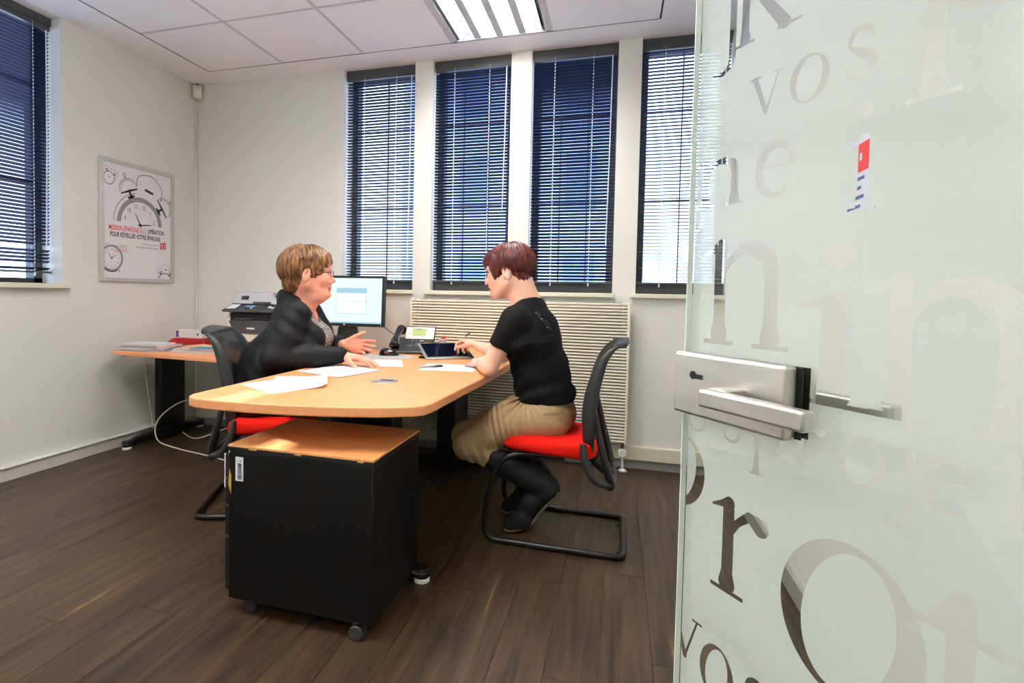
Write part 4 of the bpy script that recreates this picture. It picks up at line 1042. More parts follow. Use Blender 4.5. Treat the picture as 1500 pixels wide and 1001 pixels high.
i_ = Ink(); i_.text('MISSION ÉPARGNE (n.f.) :', .045, .318, .047, .62, .0007); i_.done('poster_lettering', M_REDINK, sh)
i_ = Ink(); i_.text('OPÉRATION', .365, .322, .043, .62, .0011); i_.text('POUR RÉVEILLER VOTRE ÉPARGNE.', .055, .275, .044, .62, .0011); i_.done('poster_lettering', M_INK, sh)
def scribble(ink, x0, x1, y, h, seed, slope=0):
    """print too small to read in the photograph: rows of tiny upright marks in word-like clumps"""
    r = random.Random(seed); x = x0
    while x < x1:
        n_ = r.randint(4, 8)
        for _ in range(n_):
            if x > x1: break
            hh = h * r.uniform(.7, 1); yy = y + (x - x0) * slope; w_ = h * .28
            ink.stroke([(x, yy), (x, yy + hh)], w_ * .6); ink.stroke([(x, yy + r.choice((0, hh * .5, hh * .9))), (x + w_, yy + r.choice((0, hh * .5, hh * .9)))], w_ * .5); x += h * .62
        x += h * .55
i_ = Ink(); scribble(i_, .310, .470, .237, .012, 1); i_.done('small_print', M_INKL, sh)['kind'] = 'stuff'
i_ = Ink(); scribble(i_, .262, .472, .213, .013, 2); i_.done('small_print', mat('mid_grey_ink', rgb(100, 98, 100), .8), sh)['kind'] = 'stuff'
i_ = Ink(); i_.stroke([(.085, .172), (.085, .212), (.190, .224), (.190, .184), (.085, .172)], .003); i_.done('stamp_border', mat('pale_red_ink', rgb(226, 130, 126), .8), sh)
i_ = Ink(); scribble(i_, .095, .182, .197, .011, 3, .11); i_.done('small_print', M_INKL, sh)['kind'] = 'stuff'
i_ = Ink(); scribble(i_, .095, .182, .180, .010, 4, .11); i_.done('small_print', M_REDINK, sh)['kind'] = 'stuff'
i_ = Ink(); i_.m.add([(.478, .218, 0), (.530, .222, 0), (.530, .268, 0), (.478, .264, 0)], [(0, 1, 2, 3)]); i_.done('red_logo', M_REDINK, sh)
i_ = Ink(); L_ = .0004
i_.arc((.508, .241), .012, -60, 250, .005, lift=L_); i_.arc((.500, .246), .014, 100, 270, .004, lift=L_); i_.blob((.515, .252), .004, .004); i_.stroke([(.492, .228), (.516, .230)], .004, L_)
i_.m.v = [Vector((v.x, v.y, L_)) for v in i_.m.v]; i_.done('logo_emblem', M_PAPER, sh)
# small notice on the right wall, seen through the clear letters of the glass door
nt = thing('wall_notice', (X_R, -1.77, 1.30), 'small white notice with a red square mark on the right wall', 'notice')
q = MB(); q.span(X_R - .004, X_R, -1.92, -1.66, 1.29, 1.56); q.build('sheet', M_PAPER, nt)
q = MB(); q.span(X_R - .005, X_R - .004, -1.875, -1.765, 1.448, 1.528); q.build('red_logo', M_REDINK, nt)
q = MB(); q.span(X_R - .0056, X_R - .005, -1.832, -1.816, 1.480, 1.500); q.build('logo_emblem', M_PAPER, nt)
for k in range(5):
    q = MB(); q.span(X_R - .005, X_R - .004, -1.85 + .02 * (k % 2), -1.72 - .03 * (k % 3), 1.425 - k * .026, 1.434 - k * .026); q.build('notice_line', mat('blue_ink', rgb(60, 80, 140), .7), nt)
# ================================================================ PEOPLE
def surface_nets(F, lo, h):
    S_ = F < 0
    c = lambda a, b, d: S_[a:S_.shape[0] - 1 + a, b:S_.shape[1] - 1 + b, d:S_.shape[2] - 1 + d]
    f = lambda a, b, d: F[a:F.shape[0] - 1 + a, b:F.shape[1] - 1 + b, d:F.shape[2] - 1 + d]
    tot = sum(c(a, b, d).astype(np.int8) for a in (0, 1) for b in (0, 1) for d in (0, 1))
    act = (tot > 0) & (tot < 8); I = np.argwhere(act)
    acc = np.zeros((len(I), 3)); cnt = np.zeros(len(I))
    i, j, k = I.T
    cor = [(a, b, d) for a in (0, 1) for b in (0, 1) for d in (0, 1)]
    val = {q: F[i + q[0], j + q[1], k + q[2]] for q in cor}
    for q in cor:
        for ax in range(3):
            if q[ax] == 0:
                r = list(q); r[ax] = 1; r = tuple(r); a, b = val[q], val[r]; m = (a < 0) != (b < 0)
                t = np.where(m, a / np.where(m, a - b, 1), 0); p = np.array(q, float)[None, :].repeat(len(I), 0); p[:, ax] += t
                acc[m] += p[m]; cnt[m] += 1
    V = (I + acc / cnt[:, None]) * h + np.array(lo)
    idx = -np.ones(act.shape, np.int64); idx[i, j, k] = np.arange(len(I)); Q = []
    for ax in range(3):
        s0 = [slice(None)] * 3; s1 = [slice(None)] * 3; s0[ax] = slice(0, -1); s1[ax] = slice(1, None)
        A_, B_ = S_[tuple(s0)], S_[tuple(s1)]; E_ = np.argwhere(A_ != B_)
        u, v = [(1, 2), (2, 0), (0, 1)][ax]
        ok = (E_[:, u] > 0) & (E_[:, v] > 0) & (E_[:, u] < act.shape[u]) & (E_[:, v] < act.shape[v]); E_ = E_[ok]
        def g(du, dv):
            e = E_.copy(); e[:, u] -= du; e[:, v] -= dv; return idx[e[:, 0], e[:, 1], e[:, 2]]
        q = np.stack([g(0, 0), g(1, 0), g(1, 1), g(0, 1)], 1)
        flip = ~A_[E_[:, 0], E_[:, 1], E_[:, 2]]; q[flip] = q[flip][:, ::-1]
        q = q[:, ::-1]
        Q.append(q[(q >= 0).all(1)])
    return V, np.concatenate(Q)

class Vox:
    def __init__(s, lo, hi, h):
        s.lo, s.h = np.array(lo, float), h; n = [int((b - a) / h) + 1 for a, b in zip(lo, hi)]
        s.ax = [np.arange(m) * h + a for m, a in zip(n, lo)]; s.F = np.full(n, .2, np.float32)
    def win(s, lo, hi):
        sl = []
        for a, l, u in zip(s.ax, lo, hi):
            i0, i1 = np.searchsorted(a, [l, u]); 
            if i1 <= i0: return None, None
            sl.append(slice(i0, i1))
        X, Y, Z = np.meshgrid(*[a[q] for a, q in zip(s.ax, sl)], indexing='ij')
        return tuple(sl), np.stack([X, Y, Z], -1)
    def op(s, lo, hi, fn, k=.01, mode='u', pad=None):
        pad = .03 + k if pad is None else pad
        sl, P = s.win(np.array(lo) - pad, np.array(hi) + pad)
        if sl is None: return s
        d = fn(P); F = s.F[sl]
        if mode == 'u':
            if k > 0: hh = np.clip(.5 + .5 * (F - d) / k, 0, 1); R = F * (1 - hh) + d * hh - k * hh * (1 - hh)
            else: R = np.minimum(F, d)
        elif mode == 's':
            if k > 0: hh = np.clip(.5 - .5 * (F + d) / k, 0, 1); R = F * (1 - hh) - d * hh + k * hh * (1 - hh)
            else: R = np.maximum(F, -d)
        else: R = np.maximum(F, d)
        s.F[sl] = R; return s
    def cap(s, a, b, ra, rb, k=.012, mode='u'):
        a, b = np.array(a, float), np.array(b, float); m = max(ra, rb)
        def fn(P):
            ab = b - a; t = np.clip(((P - a) @ ab) / (ab @ ab + 1e-12), 0, 1)
            return np.sqrt((((P - a) - t[..., None] * ab) ** 2).sum(-1)) - (ra + (rb - ra) * t)
        return s.op(np.minimum(a, b) - m, np.maximum(a, b) + m, fn, k, mode)
    def chain(s, pts, k=.012, mode='u'):
        for (a, ra), (b, rb) in zip(pts[:-1], pts[1:]): s.cap(a, b, ra, rb, k, mode)
        return s
    def ell(s, c, r, R=None, k=.012, mode='u', m=None):
        c, r = np.array(c, float), np.array(r, float); R = np.eye(3) if R is None else np.array(R); mr = r.max()
        def fn(P):
            q = (P - c) @ R; k0 = np.sqrt(((q / r) ** 2).sum(-1)) + 1e-9; k1 = np.sqrt(((q / r ** 2) ** 2).sum(-1)) + 1e-9
            return k0 * (k0 - 1) / k1
        return s.op(c - mr, c + mr, fn, k, mode)
    def fcap(s, a, b, ra, rb, R, wr, k=.02, mode='u'):
        """flattened capsule: lateral axis (column 1 of R) widened by wr"""
        a, b = np.array(a, float), np.array(b, float); m = max(ra, rb) * max(wr, 1); R = np.array(R); sc = np.array([1, 1 / wr, 1])
        def fn(P):
            p = ((P - a) @ R) * sc; ab = ((b - a) @ R) * sc; t = np.clip((p @ ab) / (ab @ ab + 1e-12), 0, 1)
            return np.sqrt(((p - t[..., None] * ab) ** 2).sum(-1)) - (ra + (rb - ra) * t)
        return s.op(np.minimum(a, b) - m, np.maximum(a, b) + m, fn, k, mode)
    def disp(s, fn):
        X, Y, Z = np.meshgrid(*s.ax, indexing='ij'); near = np.abs(s.F) < .03
        P = np.stack([X[near], Y[near], Z[near]], -1); s.F[near] += fn(P).astype(np.float32); return s
    def mesh(s): return surface_nets(s.F, s.lo, s.h)

def mesh_obj(name, parts, mats, parent, matfn=None, smooth=True):
    off = np.array(origin_of(parent)); vs = []; fs = []; n = 0
    for V, Q in parts: vs.append(V - off); fs.append(Q + n); n += len(V)
    V = np.concatenate(vs); Q = np.concatenate(fs)
    me = bpy.data.meshes.new(name); me.vertices.add(len(V)); me.vertices.foreach_set('co', V.astype(np.float32).ravel())
    me.loops.add(Q.size); me.loops.foreach_set('vertex_index', Q.astype(np.int32).ravel())
    me.polygons.add(len(Q)); me.polygons.foreach_set('loop_start', np.arange(0, Q.size, 4, dtype=np.int32))
    me.polygons.foreach_set('loop_total', np.full(len(Q), 4, np.int32))
    for m in mats: me.materials.append(m)
    if matfn is not None:
        C_ = V[Q].mean(1) + off; me.polygons.foreach_set('material_index', matfn(C_).astype(np.int32))
    me.polygons.foreach_set('use_smooth', np.ones(len(Q), bool)); me.update(calc_edges=True); me.validate()
    o = bpy.data.objects.new(name, me); link(o, parent); WLOC[o.name] = Vector(off); return o

def Rf(yaw, pitch=0, roll=0):
    """columns forward, left, up"""
    M = Matrix.Rotation(R_(yaw), 3, 'Z') @ Matrix.Rotation(R_(pitch), 3, 'Y') @ Matrix.Rotation(R_(roll), 3, 'X')
    return np.array(M)

def skin_mat(name, c, c2):
    m = mat(name, c, .52, spec=.35, col2=c2, nscale=9, bump=.08, bscale=500)
    m.node_tree.nodes['Principled BSDF'].inputs['Subsurface Weight'].default_value = .12
    m.node_tree.nodes['Principled BSDF'].inputs['Subsurface Scale'].default_value = .02
    m.node_tree.nodes['Principled BSDF'].inputs['Subsurface Radius'].default_value = (1, .35, .2)
    return m
M_SKA = skin_mat('skin_rosy', rgb(232, 172, 148), rgb(222, 150, 128))
M_SKB = skin_mat('skin_fair', rgb(240, 196, 172), rgb(232, 180, 156))
M_LIPA = mat('lips_a', rgb(196, 104, 96), .4); M_LIPB = mat('lips_b', rgb(202, 120, 110), .4)
M_EYE = mat('eye_white', rgb(236, 232, 228), .15); M_IRIS = mat('iris_brown', rgb(60, 44, 34), .15)

class Head:
    def __init__(s, c, R, sc): s.c, s.R, s.s = np.array(c, float), R, sc
    def w(s, p): return s.c + s.R @ (np.array(p, float) * s.s)
    def e(s, V, p, r, k=.012, mode='u', rot=None):
        R = s.R if rot is None else s.R @ rot
        V.ell(s.w(p), np.array(r) * s.s, R, k, mode)
    def k(s, V, a, b, ra, rb, k=.01, mode='u'): V.cap(s.w(a), s.w(b), ra * s.s, rb * s.s, k, mode)

def sculpt_head(V, H, double_chin=0.0, nose=1.0, cheek=1.0):
    e, k = H.e, H.k
    e(V, (-.014, 0, .034), (.100, .074, .088), .02)
    e(V, (.030, 0, .000), (.062, .062, .092), .025)
    e(V, (.034, 0, -.062), (.052, .050, .052), .03)
    e(V, (.060, 0, .052), (.034, .050, .040), .03)       # forehead
    e(V, (-.02, 0, -.03), (.070, .062, .060), .03)
    for s in (-1, 1):
        k(V, (-.005, s * .060, -.050), (.060, s * .026, -.098), .018, .017, .03)   # jaw line
        e(V, (.056, s * .036, -.026), (.030 * cheek, .026 * cheek, .030), .02)     # cheek
        k(V, (.083, s * .014, .028), (.070, s * .046, .026), .009, .008, .014)     # brow ridge
        e(V, (.098, s * .032, .006), (.020, .017, .012), .010, 's')                # eye socket
        e(V, (.070, s * .031, .005), (.0165, .0165, .0150), .004)                  # lids over the eyeball
        k(V, (.084, s * .022, .0035), (.078, s * .044, .0035), .0022, .0016, .003, 's')
        k(V, (.090, s * .010, -.032), (.096, s * .010, -.033), .0075, .0065, .006) # nostril wings
        e(V, (.100, s * .0065, -.0385), (.004, .003, .003), .002, 's')
        # ear
        rot = np.array(Matrix.Rotation(R_(12), 3, 'Y') @ Matrix.Rotation(R_(s * 22), 3, 'Z'))
        e(V, (-.014, s * .080, -.004), (.021, .009, .036), .006, rot=rot)
        e(V, (-.009, s * .088, .003), (.012, .006, .021), .004, 's', rot=rot)
        e(V, (-.004, s * .075, -.030), (.009, .006, .010), .004)
        e(V, (.003, s * .077, -.004), (.005, .005, .007), .004)
    k(V, (.080, 0, .016), (.108 * nose, 0, -.024), .0075, .0105, .012)             # nose bridge
    e(V, (.108 * nose, 0, -.028), (.012, .011, .010), .008)
    k(V, (.092, 0, -.038), (.090, 0, -.052), .010, .010, .012)                     # philtrum
    e(V, (.086, 0, -.058), (.016, .024, .007), .006)                               # upper lip
    e(V, (.084, 0, -.071), (.016, .021, .008), .006)                               # lower lip
    k(V, (.103, -.018, -.0645), (.103, .018, -.0645), .0022, .0022, .003, 's')
    e(V, (.083, 0, -.096), (.019, .022, .018), .014)                               # chin
    if double_chin: e(V, (.030, 0, -.112), (.050 * double_chin, .046, .028), .03)

def lips_fn(H):
    def fn(C_):
        q = ((C_ - H.c) @ H.R) / H.s
        return ((q[:, 0] > .084) & (np.abs(q[:, 1]) < .022 - .25 * np.abs(q[:, 2] + .0645)) & (q[:, 2] > -.078) & (q[:, 2] < -.0535)).astype(int)
    return fn

def face_parts(H, body, browcol, iris=M_IRIS):
    for s in (-1, 1):
        q = MB(); q.sph(H.w((.0715, s * .031, .004)), .0152 * H.s, 18, 12); eye = q.build('eye', M_EYE, body, smooth=True)
        d = H.R @ np.array([.97, s * .12, -.08]); c = H.w((.0715, s * .031, .004)) + d * .0135 * H.s
        q = MB(); q.sph(c, (.0026 * H.s, .0062 * H.s, .0062 * H.s), 14, 8, Matrix(frame(Vector(d)).to_3x3())); q.build('iris', iris, eye, smooth=True)
        q = MB(); pts = [H.w((.0885, s * .018, .0095)), H.w((.0895, s * .028, .0135)), H.w((.084, s * .040, .0115)), H.w((.076, s * .048, .006))]; q.tube(smooth_path(pts, 4), [.0010] + [.0016] * 11 + [.0008], 6); q.build('eyelash', M_BLACK, body, smooth=True)
        q = MB(); pts = [H.w((.0935, s * .014, .030)), H.w((.0915, s * .026, .036)), H.w((.081, s * .042, .034)), H.w((.070, s * .054, .026))]; q.tube(smooth_path(pts, 4), [.0018] + [.0030] * 10 + [.002, .001], 6); q.build('eyebrow', browcol, body, smooth=True)

def hand(V, w, d, p, side, curls, spread=.10, thumb=(.65, .65, .3), tcurl=.25, sc=1.0):
    """w wrist, d finger direction, p palm-facing normal, side +1/-1 puts the thumb on cross(d,p)*side"""
    w, d, p = [np.array(v, float) for v in (w, d, p)]; d /= np.linalg.norm(d); p -= d * (p @ d); p /= np.linalg.norm(p); s = np.cross(d, p) * side
    kn = [(.086, .029), (.091, .010), (.087, -.009), (.078, -.026)]; ln = [(.042, .026, .020), (.047, .030, .021), (.043, .028, .020), (.033, .021, .018)]
    for i, ((a, b), L_) in enumerate(zip(kn, ln)):
        K = w + (d * a + s * b) * sc
        V.cap(w + (d * .010 + s * b * .55) * sc, K, .0145 * sc, .0118 * sc, .012)
        ang = 0; q = K; r = [.0098, .0088, .0080, .0068]; fan = (1.5 - i) * spread
        for j in range(3):
            ang += curls[i][j]; dd = d * math.cos(ang) + p * math.sin(ang) + s * fan * .6 * math.cos(ang); dd /= np.linalg.norm(dd)
            q2 = q + dd * L_[j] * sc; V.cap(q, q2, r[j] * sc * (.9 if i == 3 else 1), r[j + 1] * sc * (.9 if i == 3 else 1), .0035); q = q2
    V.ell(w + (d * .050 + p * .004) * sc, (np.array([.040, .036, .014]) * sc), np.stack([d, s, p], 1), .012)
    tb = w + (d * .018 + s * .022 + p * .006) * sc; td = d * thumb[0] + s * thumb[1] + p * thumb[2]; td /= np.linalg.norm(td)
    t1 = tb + td * .044 * sc; V.cap(tb, t1, .0150 * sc, .0120 * sc, .010)
    td2 = td * math.cos(tcurl) + d * math.sin(tcurl); td2 /= np.linalg.norm(td2); t2 = t1 + td2 * .031 * sc; V.cap(t1, t2, .0115 * sc, .0098 * sc, .004)
    td3 = td2 * math.cos(tcurl) + (d * .7 + p * .4) * math.sin(tcurl); td3 /= np.linalg.norm(td3); V.cap(t2, t2 + td3 * .024 * sc, .0098 * sc, .0080 * sc, .004)

def hair_mesh(name, H, base, cut, strand, mats, body, seed, locks, h=.0032, extra=None):
    lo, hi = H.c - .19, H.c + .19; V = Vox(lo, hi, h)
    for (p, r) in base: H.e(V, p, r, .02)
    for (p, r, k) in cut: H.e(V, p, r, k, 's')
    rs = np.random.RandomState(seed)
    def dsp(P):
        q = ((P - H.c) @ H.R) / H.s; q = q - np.array(strand['crown']); r = np.sqrt((q ** 2).sum(-1)) + 1e-6
        ph = np.arctan2(q[:, 1], q[:, 0]); th = np.arccos(np.clip(q[:, 2] / r, -1, 1)); wv = ph + strand.get('sw', .25) * np.sin(th * 2.3 + ph * 2)
        return strand['amp'] * (np.sin(wv * 23 + 2 * np.sin(th * 3)) + .7 * np.sin(wv * 41 + 3 * th) + .5 * np.sin(wv * 71 - 2 * th) + strand.get('cl', .0) * np.sin(th * 13 + 4 * np.sin(wv * 5)))
    V.disp(dsp)
    o = mesh_obj(name, [V.mesh()], mats, body)
    # separate locks over the shell give ragged ends
    q = MB(); c, R3, rx_ = strand['lock_c'], strand['lock_r'], None
    for _ in range(locks):
        ph = rs.uniform(-math.pi, math.pi); t0 = rs.uniform(.15, 1.0); t1 = strand['end'](ph) + rs.uniform(-.10, .10)
        if t1 <= t0 + .25: continue
        n_ = 9; pts = []; rr = []; r0 = rs.uniform(.0035, .0065); ex = rs.uniform(.985, 1.035); w1 = rs.uniform(-.18, .18)
        for k in range(n_):
            u = k / (n_ - 1); th = t0 + (t1 - t0) * u; pp = ph + w1 * u * u + strand.get('drift', lambda a, b: 0)(ph, th); f_ = ex * (1 + .03 * max(0, u - .8) * rs.uniform(-1, 2))
            a = np.array(c) + np.array([R3[0] * math.sin(th) * math.cos(pp), R3[1] * math.sin(th) * math.sin(pp), R3[2] * math.cos(th)]) * f_
            pts.append(H.w(a)); rr.append(r0 * (math.sin(math.pi * (.12 + .83 * u)) + .12) * .9)
        q.tube(pts, rr, 5)
    lk = q.build('hair_locks', mats[0], o, smooth=True); lk['kind'] = 'stuff'
    return o
def hair_mat(name, c1, c2, c3, rough=.42):
    m = bpy.data.materials.new(name); m.use_nodes = True; N, L = m.node_tree.nodes, m.node_tree.links; b = N['Principled BSDF']
    tc = N.new('ShaderNodeTexCoord'); nz = N.new('ShaderNodeTexNoise'); nz.inputs['Scale'].default_value = 38; nz.inputs['Detail'].default_value = 6; nz.inputs['Distortion'].default_value = .6
    mp = N.new('ShaderNodeMapping'); mp.inputs['Scale'].default_value = (2.2, 1.6, .55); mp.inputs['Rotation'].default_value = (0, .5, 0); L.new(tc.outputs['Object'], mp.inputs[0]); L.new(mp.outputs[0], nz.inputs['Vector']); cr = N.new('ShaderNodeValToRGB'); L.new(nz.outputs['Fac'], cr.inputs[0])
    cr.color_ramp.elements[0].position = .32; cr.color_ramp.elements[0].color = c1; cr.color_ramp.elements[1].position = .68; cr.color_ramp.elements[1].color = c3
    e = cr.color_ramp.elements.new(.5); e.color = c2; L.new(cr.outputs[0], b.inputs['Base Color']); b.inputs['Roughness'].default_value = rough; b.inputs['Specular IOR Level'].default_value = .45
    return m

M_BLAZER = mat('black_blazer_cloth', rgb(15, 15, 17), .62, spec=.25, bump=.15, bscale=900)
M_TEE = mat('black_jersey', rgb(13, 13, 14), .85, spec=.2, bump=.3, bscale=900)
M_TROUS = mat('black_trousers', rgb(20, 20, 23), .8)
M_KHAKI = mat('khaki_sateen', rgb(176, 148, 108), .5, spec=.4, noise=.06, nscale=30, bump=.1, bscale=600)
M_BOOT = mat('black_boot_suede', rgb(12, 12, 13), .7, noise=.3, nscale=60)
M_SOLE = mat('boot_sole', rgb(90, 78, 56), .7)
def knit_mat():
    m = bpy.data.materials.new('grey_knit'); m.use_nodes = True; N, L = m.node_tree.nodes, m.node_tree.links; b = N['Principled BSDF']
    tc = N.new('ShaderNodeTexCoord'); mp = N.new('ShaderNodeMapping'); mp.inputs['Scale'].default_value = (90, 90, 330); mp.inputs['Rotation'].default_value = (.2, .3, 0); L.new(tc.outputs['Object'], mp.inputs[0])
    nz = N.new('ShaderNodeTexNoise'); nz.inputs['Scale'].default_value = 1.0; nz.inputs['Detail'].default_value = 3; L.new(mp.outputs[0], nz.inputs['Vector'])
    cr = N.new('ShaderNodeValToRGB'); L.new(nz.outputs['Fac'], cr.inputs[0]); cr.color_ramp.elements[0].position = .42; cr.color_ramp.elements[0].color = rgb(58, 56, 58); cr.color_ramp.elements[1].position = .58; cr.color_ramp.elements[1].color = rgb(176, 168, 164)
    L.new(cr.outputs[0], b.inputs['Base Color']); b.inputs['Roughness'].default_value = .9; return m
M_KNIT = knit_mat()

# ---------------------------------------------------------------- woman in the blazer (left)
def woman_blazer():
    t = thing('person', (1.54, -1.235, 0), 'woman with short brown hair, glasses and black blazer seated left of the desk', 'person')
    RT = Rf(20); fwd, lef, up = RT.T
    def B(f, l, z, o=(1.50, -1.25)):
        f = f + .070 * min(1, max(0, (z - .64) / .22))
        return np.array([o[0] + fwd[0] * f + lef[0] * l, o[1] + fwd[1] * f + lef[1] * l, z])
    H = Head((1.738, -1.198, 1.166), Rf(27, 1, 0), 1.04)
    shN, shF = B(.125, -.168, .962), B(.125, .170, .955)
    elN, elF = np.array([1.700, -1.455, .770]), np.array([1.70, -.945, .765])
    wrN, wrF = np.array([1.945, -1.235, .772]), np.array([1.862, -1.055, .808])
    # body: torso and legs, head and neck, both arms with hands, one mesh
    V = Vox((1.25, -1.58, .0), (2.2, -.80, 1.02), .009)
    V.fcap(B(.0, 0, .54), B(.04, 0, .68), .115, .115, RT, 1.35); V.fcap(B(.04, 0, .68), B(.11, 0, .87), .115, .105, RT, 1.35); V.fcap(B(.11, 0, .87), B(.14, 0, .95), .100, .060, RT, 1.9)
    kN, kF = B(.44, -.11, .54), B(.44, .11, .54)
    for s, kk in ((-1, kN), (1, kF)):
        V.cap(B(.02, s * .09, .535), kk, .078, .056, .02); V.cap(kk, B(.47, s * .10, .12), .052, .036, .02); V.cap(B(.47, s * .10, .09), B(.60, s * .10, .04), .032, .024)
    parts = [V.mesh()]
    V = Vox(H.c - [.17, .15, .30], H.c + [.16, .15, .15], .0031)
    sculpt_head(V, H, .9, 1.0, 1.12)
    V.chain([(H.w((-.03, 0, -.05)), .054), (B(.085, 0, 1.00), .058), (B(.10, 0, .93), .075)], .03)
    V.fcap(B(.110, 0, .955), B(.10, 0, .90), .072, .10, RT, 1.5, .04)
    V.chain([(H.w((.022, 0, -.105)), .030), (B(.130, 0, .965), .045)], .035)
    parts.append(V.mesh())
    V = Vox((1.80, -1.34, .715), (2.13, -1.12, .86), .0024)
    V.cap(elN * .25 + wrN * .75, wrN, .030, .0245, .01); hand(V, wrN + [.004, .002, -.002], (.95, .12, -.10), (.05, 0, -1), -1, [(.25, .30, .2), (.20, .28, .2), (.16, .28, .2), (.15, .3, .2)], .14, (.7, .6, .35), .2)
    parts.append(V.mesh())
    V = Vox((1.76, -1.18, .735), (2.12, -.90, .93), .0024)
    V.cap(elF * .25 + wrF * .75, wrF, .030, .0245, .01); hand(V, wrF + [.004, 0, .0], (.94, .02, -.10), (.0, -1, .12), -1, [(.18, .22, .15), (.26, .28, .2), (.36, .30, .2), (.46, .35, .25)], .12, (.75, .55, .10), .15)
    parts.append(V.mesh())
    body = mesh_obj('body', parts, [M_SKA, M_LIPA], t, lips_fn(H))
    face_parts(H, body, mat('brow_brown', rgb(120, 84, 54), .8))
    # hair
    HM = hair_mat('hair_chestnut', rgb(58, 36, 20), rgb(104, 68, 36), rgb(156, 110, 62))
    def end(ph):
        a = abs(ph)
        if a < .55: return 1.10
        if a < 1.2: return 1.22
        if a < 1.80: return 1.25
        return 2.05
    hair_mesh('hair', H, [((-.020, 0, .044), (.118, .092, .098)), ((-.070, 0, -.010), (.066, .080, .078)), ((.040, 0, .074), (.058, .074, .046)), ((-.085, 0, -.055), (.042, .058, .050)), ((.022, .060, .030), (.036, .022, .040)), ((.022, -.060, .030), (.036, .022, .040))],
              [((.118, 0, -.052), (.078, .13, .092), .006), ((.045, 0, -.105), (.085, .12, .085), .01), ((-.010, .098, -.014), (.030, .034, .044), .006), ((-.010, -.098, -.014), (.030, .034, .044), .006), ((.020, 0, -.075), (.060, .2, .045), .01)],
              dict(crown=(-.03, 0, .03), amp=.0017, cl=.35, sw=.3, lock_c=(-.026, 0, .030), lock_r=(.128, .098, .113), end=end), [HM], body, 3, 420)
    # glasses
    q = MB()
    for s in (-1, 1):
        pts = []
        for k in range(20):
            a = 2 * math.pi * k / 20; cx_ = math.copysign(abs(math.cos(a)) ** .6, math.cos(a)); sy = math.copysign(abs(math.sin(a)) ** .6, math.sin(a))
            pts.append(H.w((.108 - .006 * abs(cx_ * s + 1) * 0 - .010 * (.5 + .5 * cx_), s * (.032 + .024 * cx_), .003 + .0165 * sy)))
        q.tube(pts, .0013, 6, closed=True)
    q.tube([H.w((.107, -.009, .007)), H.w((.111, 0, .009)), H.w((.107, .009, .007))], .0013, 6)
    gl = q.build('glasses', mat('glasses_dark_blue', rgb(30, 36, 62), .3, metal=.4), body, smooth=True)
    q = MB()
    for s in (-1, 1): q.tube(smooth_path([H.w((.097, s * .056, .010)), H.w((.085, s * .068, .010)), H.w((.02, s * .080, .008)), H.w((-.012, s * .083, .006)), H.w((-.024, s * .080, -.012))], 4), .0012, 6)
    q.build('temple_arm', MATS['glasses_dark_blue'], gl, smooth=True)
    # knit top
    V = Vox((1.35, -1.52, .56), (1.86, -.92, 1.0), .006)
    V.fcap(B(.035, 0, .60), B(.055, 0, .72), .140, .140, RT, 1.30, .03); V.fcap(B(.055, 0, .72), B(.115, 0, .86), .140, .122, RT, 1.32, .03); V.fcap(B(.115, 0, .86), B(.13, 0, .93), .118, .075, RT, 1.5, .03)
    for s in (-1, 1): V.ell(B(.200, s * .075, .84), (.080, .078, .078), RT, .03)
    V.ell(B(.245, 0, 1.005), (.115, .080, .090), RT, .008, 's'); V.ell(B(.10, 0, 1.04), (.12, .10, .085), RT, .008, 's')
    mesh_obj('knit_top', [V.mesh()], [M_KNIT], t)
    # blazer
    V = Vox((1.26, -1.60, .46), (2.02, -.82, 1.14), .0055)
    V.fcap(B(-.005, 0, .56), B(.035, 0, .70), .160, .156, RT, 1.32, .03); V.fcap(B(.035, 0, .70), B(.105, 0, .86), .156, .140, RT, 1.38, .03); V.fcap(B(.105, 0, .86), B(.125, 0, .945), .135, .082, RT, 1.95, .03)
    V.fcap(B(.080, 0, .96), B(.085, 0, 1.015), .075, .052, RT, 1.6, .04)
    for s in (-1, 1): V.cap(B(.110, s * .145, .975), B(.095, s * .05, 1.020), .058, .046, .045)
    for s in (-1, 1): V.ell(B(.185, s * .090, .84), (.088, .085, .086), RT, .03)
    for sh_, el_, wr_ in ((shN, elN, wrN), (shF, elF, wrF)):
        V.chain([(sh_, .078), (sh_ * .5 + el_ * .5, .074), (el_, .063)], .022); V.chain([(el_, .063), (el_ * .45 + wr_ * .55, .055), (wr_ - (wr_ - el_) * .06, .041)], .016)
    # open front and neck
    def wedge(P):
        q = (P - B(0, 0, 0)) @ RT; f, l, z = q[..., 0], q[..., 1], q[..., 2]
        half = .026 + np.clip((z - .66) / .32, 0, 1) * .088 - np.clip((.66 - z) / .1, 0, 1) * .03
        return np.maximum(np.abs(l) - half, .165 + .35 * np.clip(z - .93, 0, 1) - f)
    V.op((1.3, -1.6, .60), (2.0, -.85, 1.06), wedge, .008, 's', 0)
    V.chain([(B(.175, -.070, .965), .016), (B(.105, -.080, 1.012), .020), (B(.055, -.058, 1.050), .020), (B(.030, 0, 1.062), .020), (B(.055, .058, 1.050), .020), (B(.105, .080, 1.012), .020), (B(.175, .070, .965), .016)], .03)
    V.fcap(B(.045, 0, .96), B(.045, 0, 1.02), .060, .040, RT, 1.7, .04)
    V.chain([(H.w((-.03, 0, -.06)), .056), (B(.090, 0, .985), .058)], .006, 's')
    V.ell(B(.175, 0, 1.025), (.10, .075, .085), RT, .01, 's')
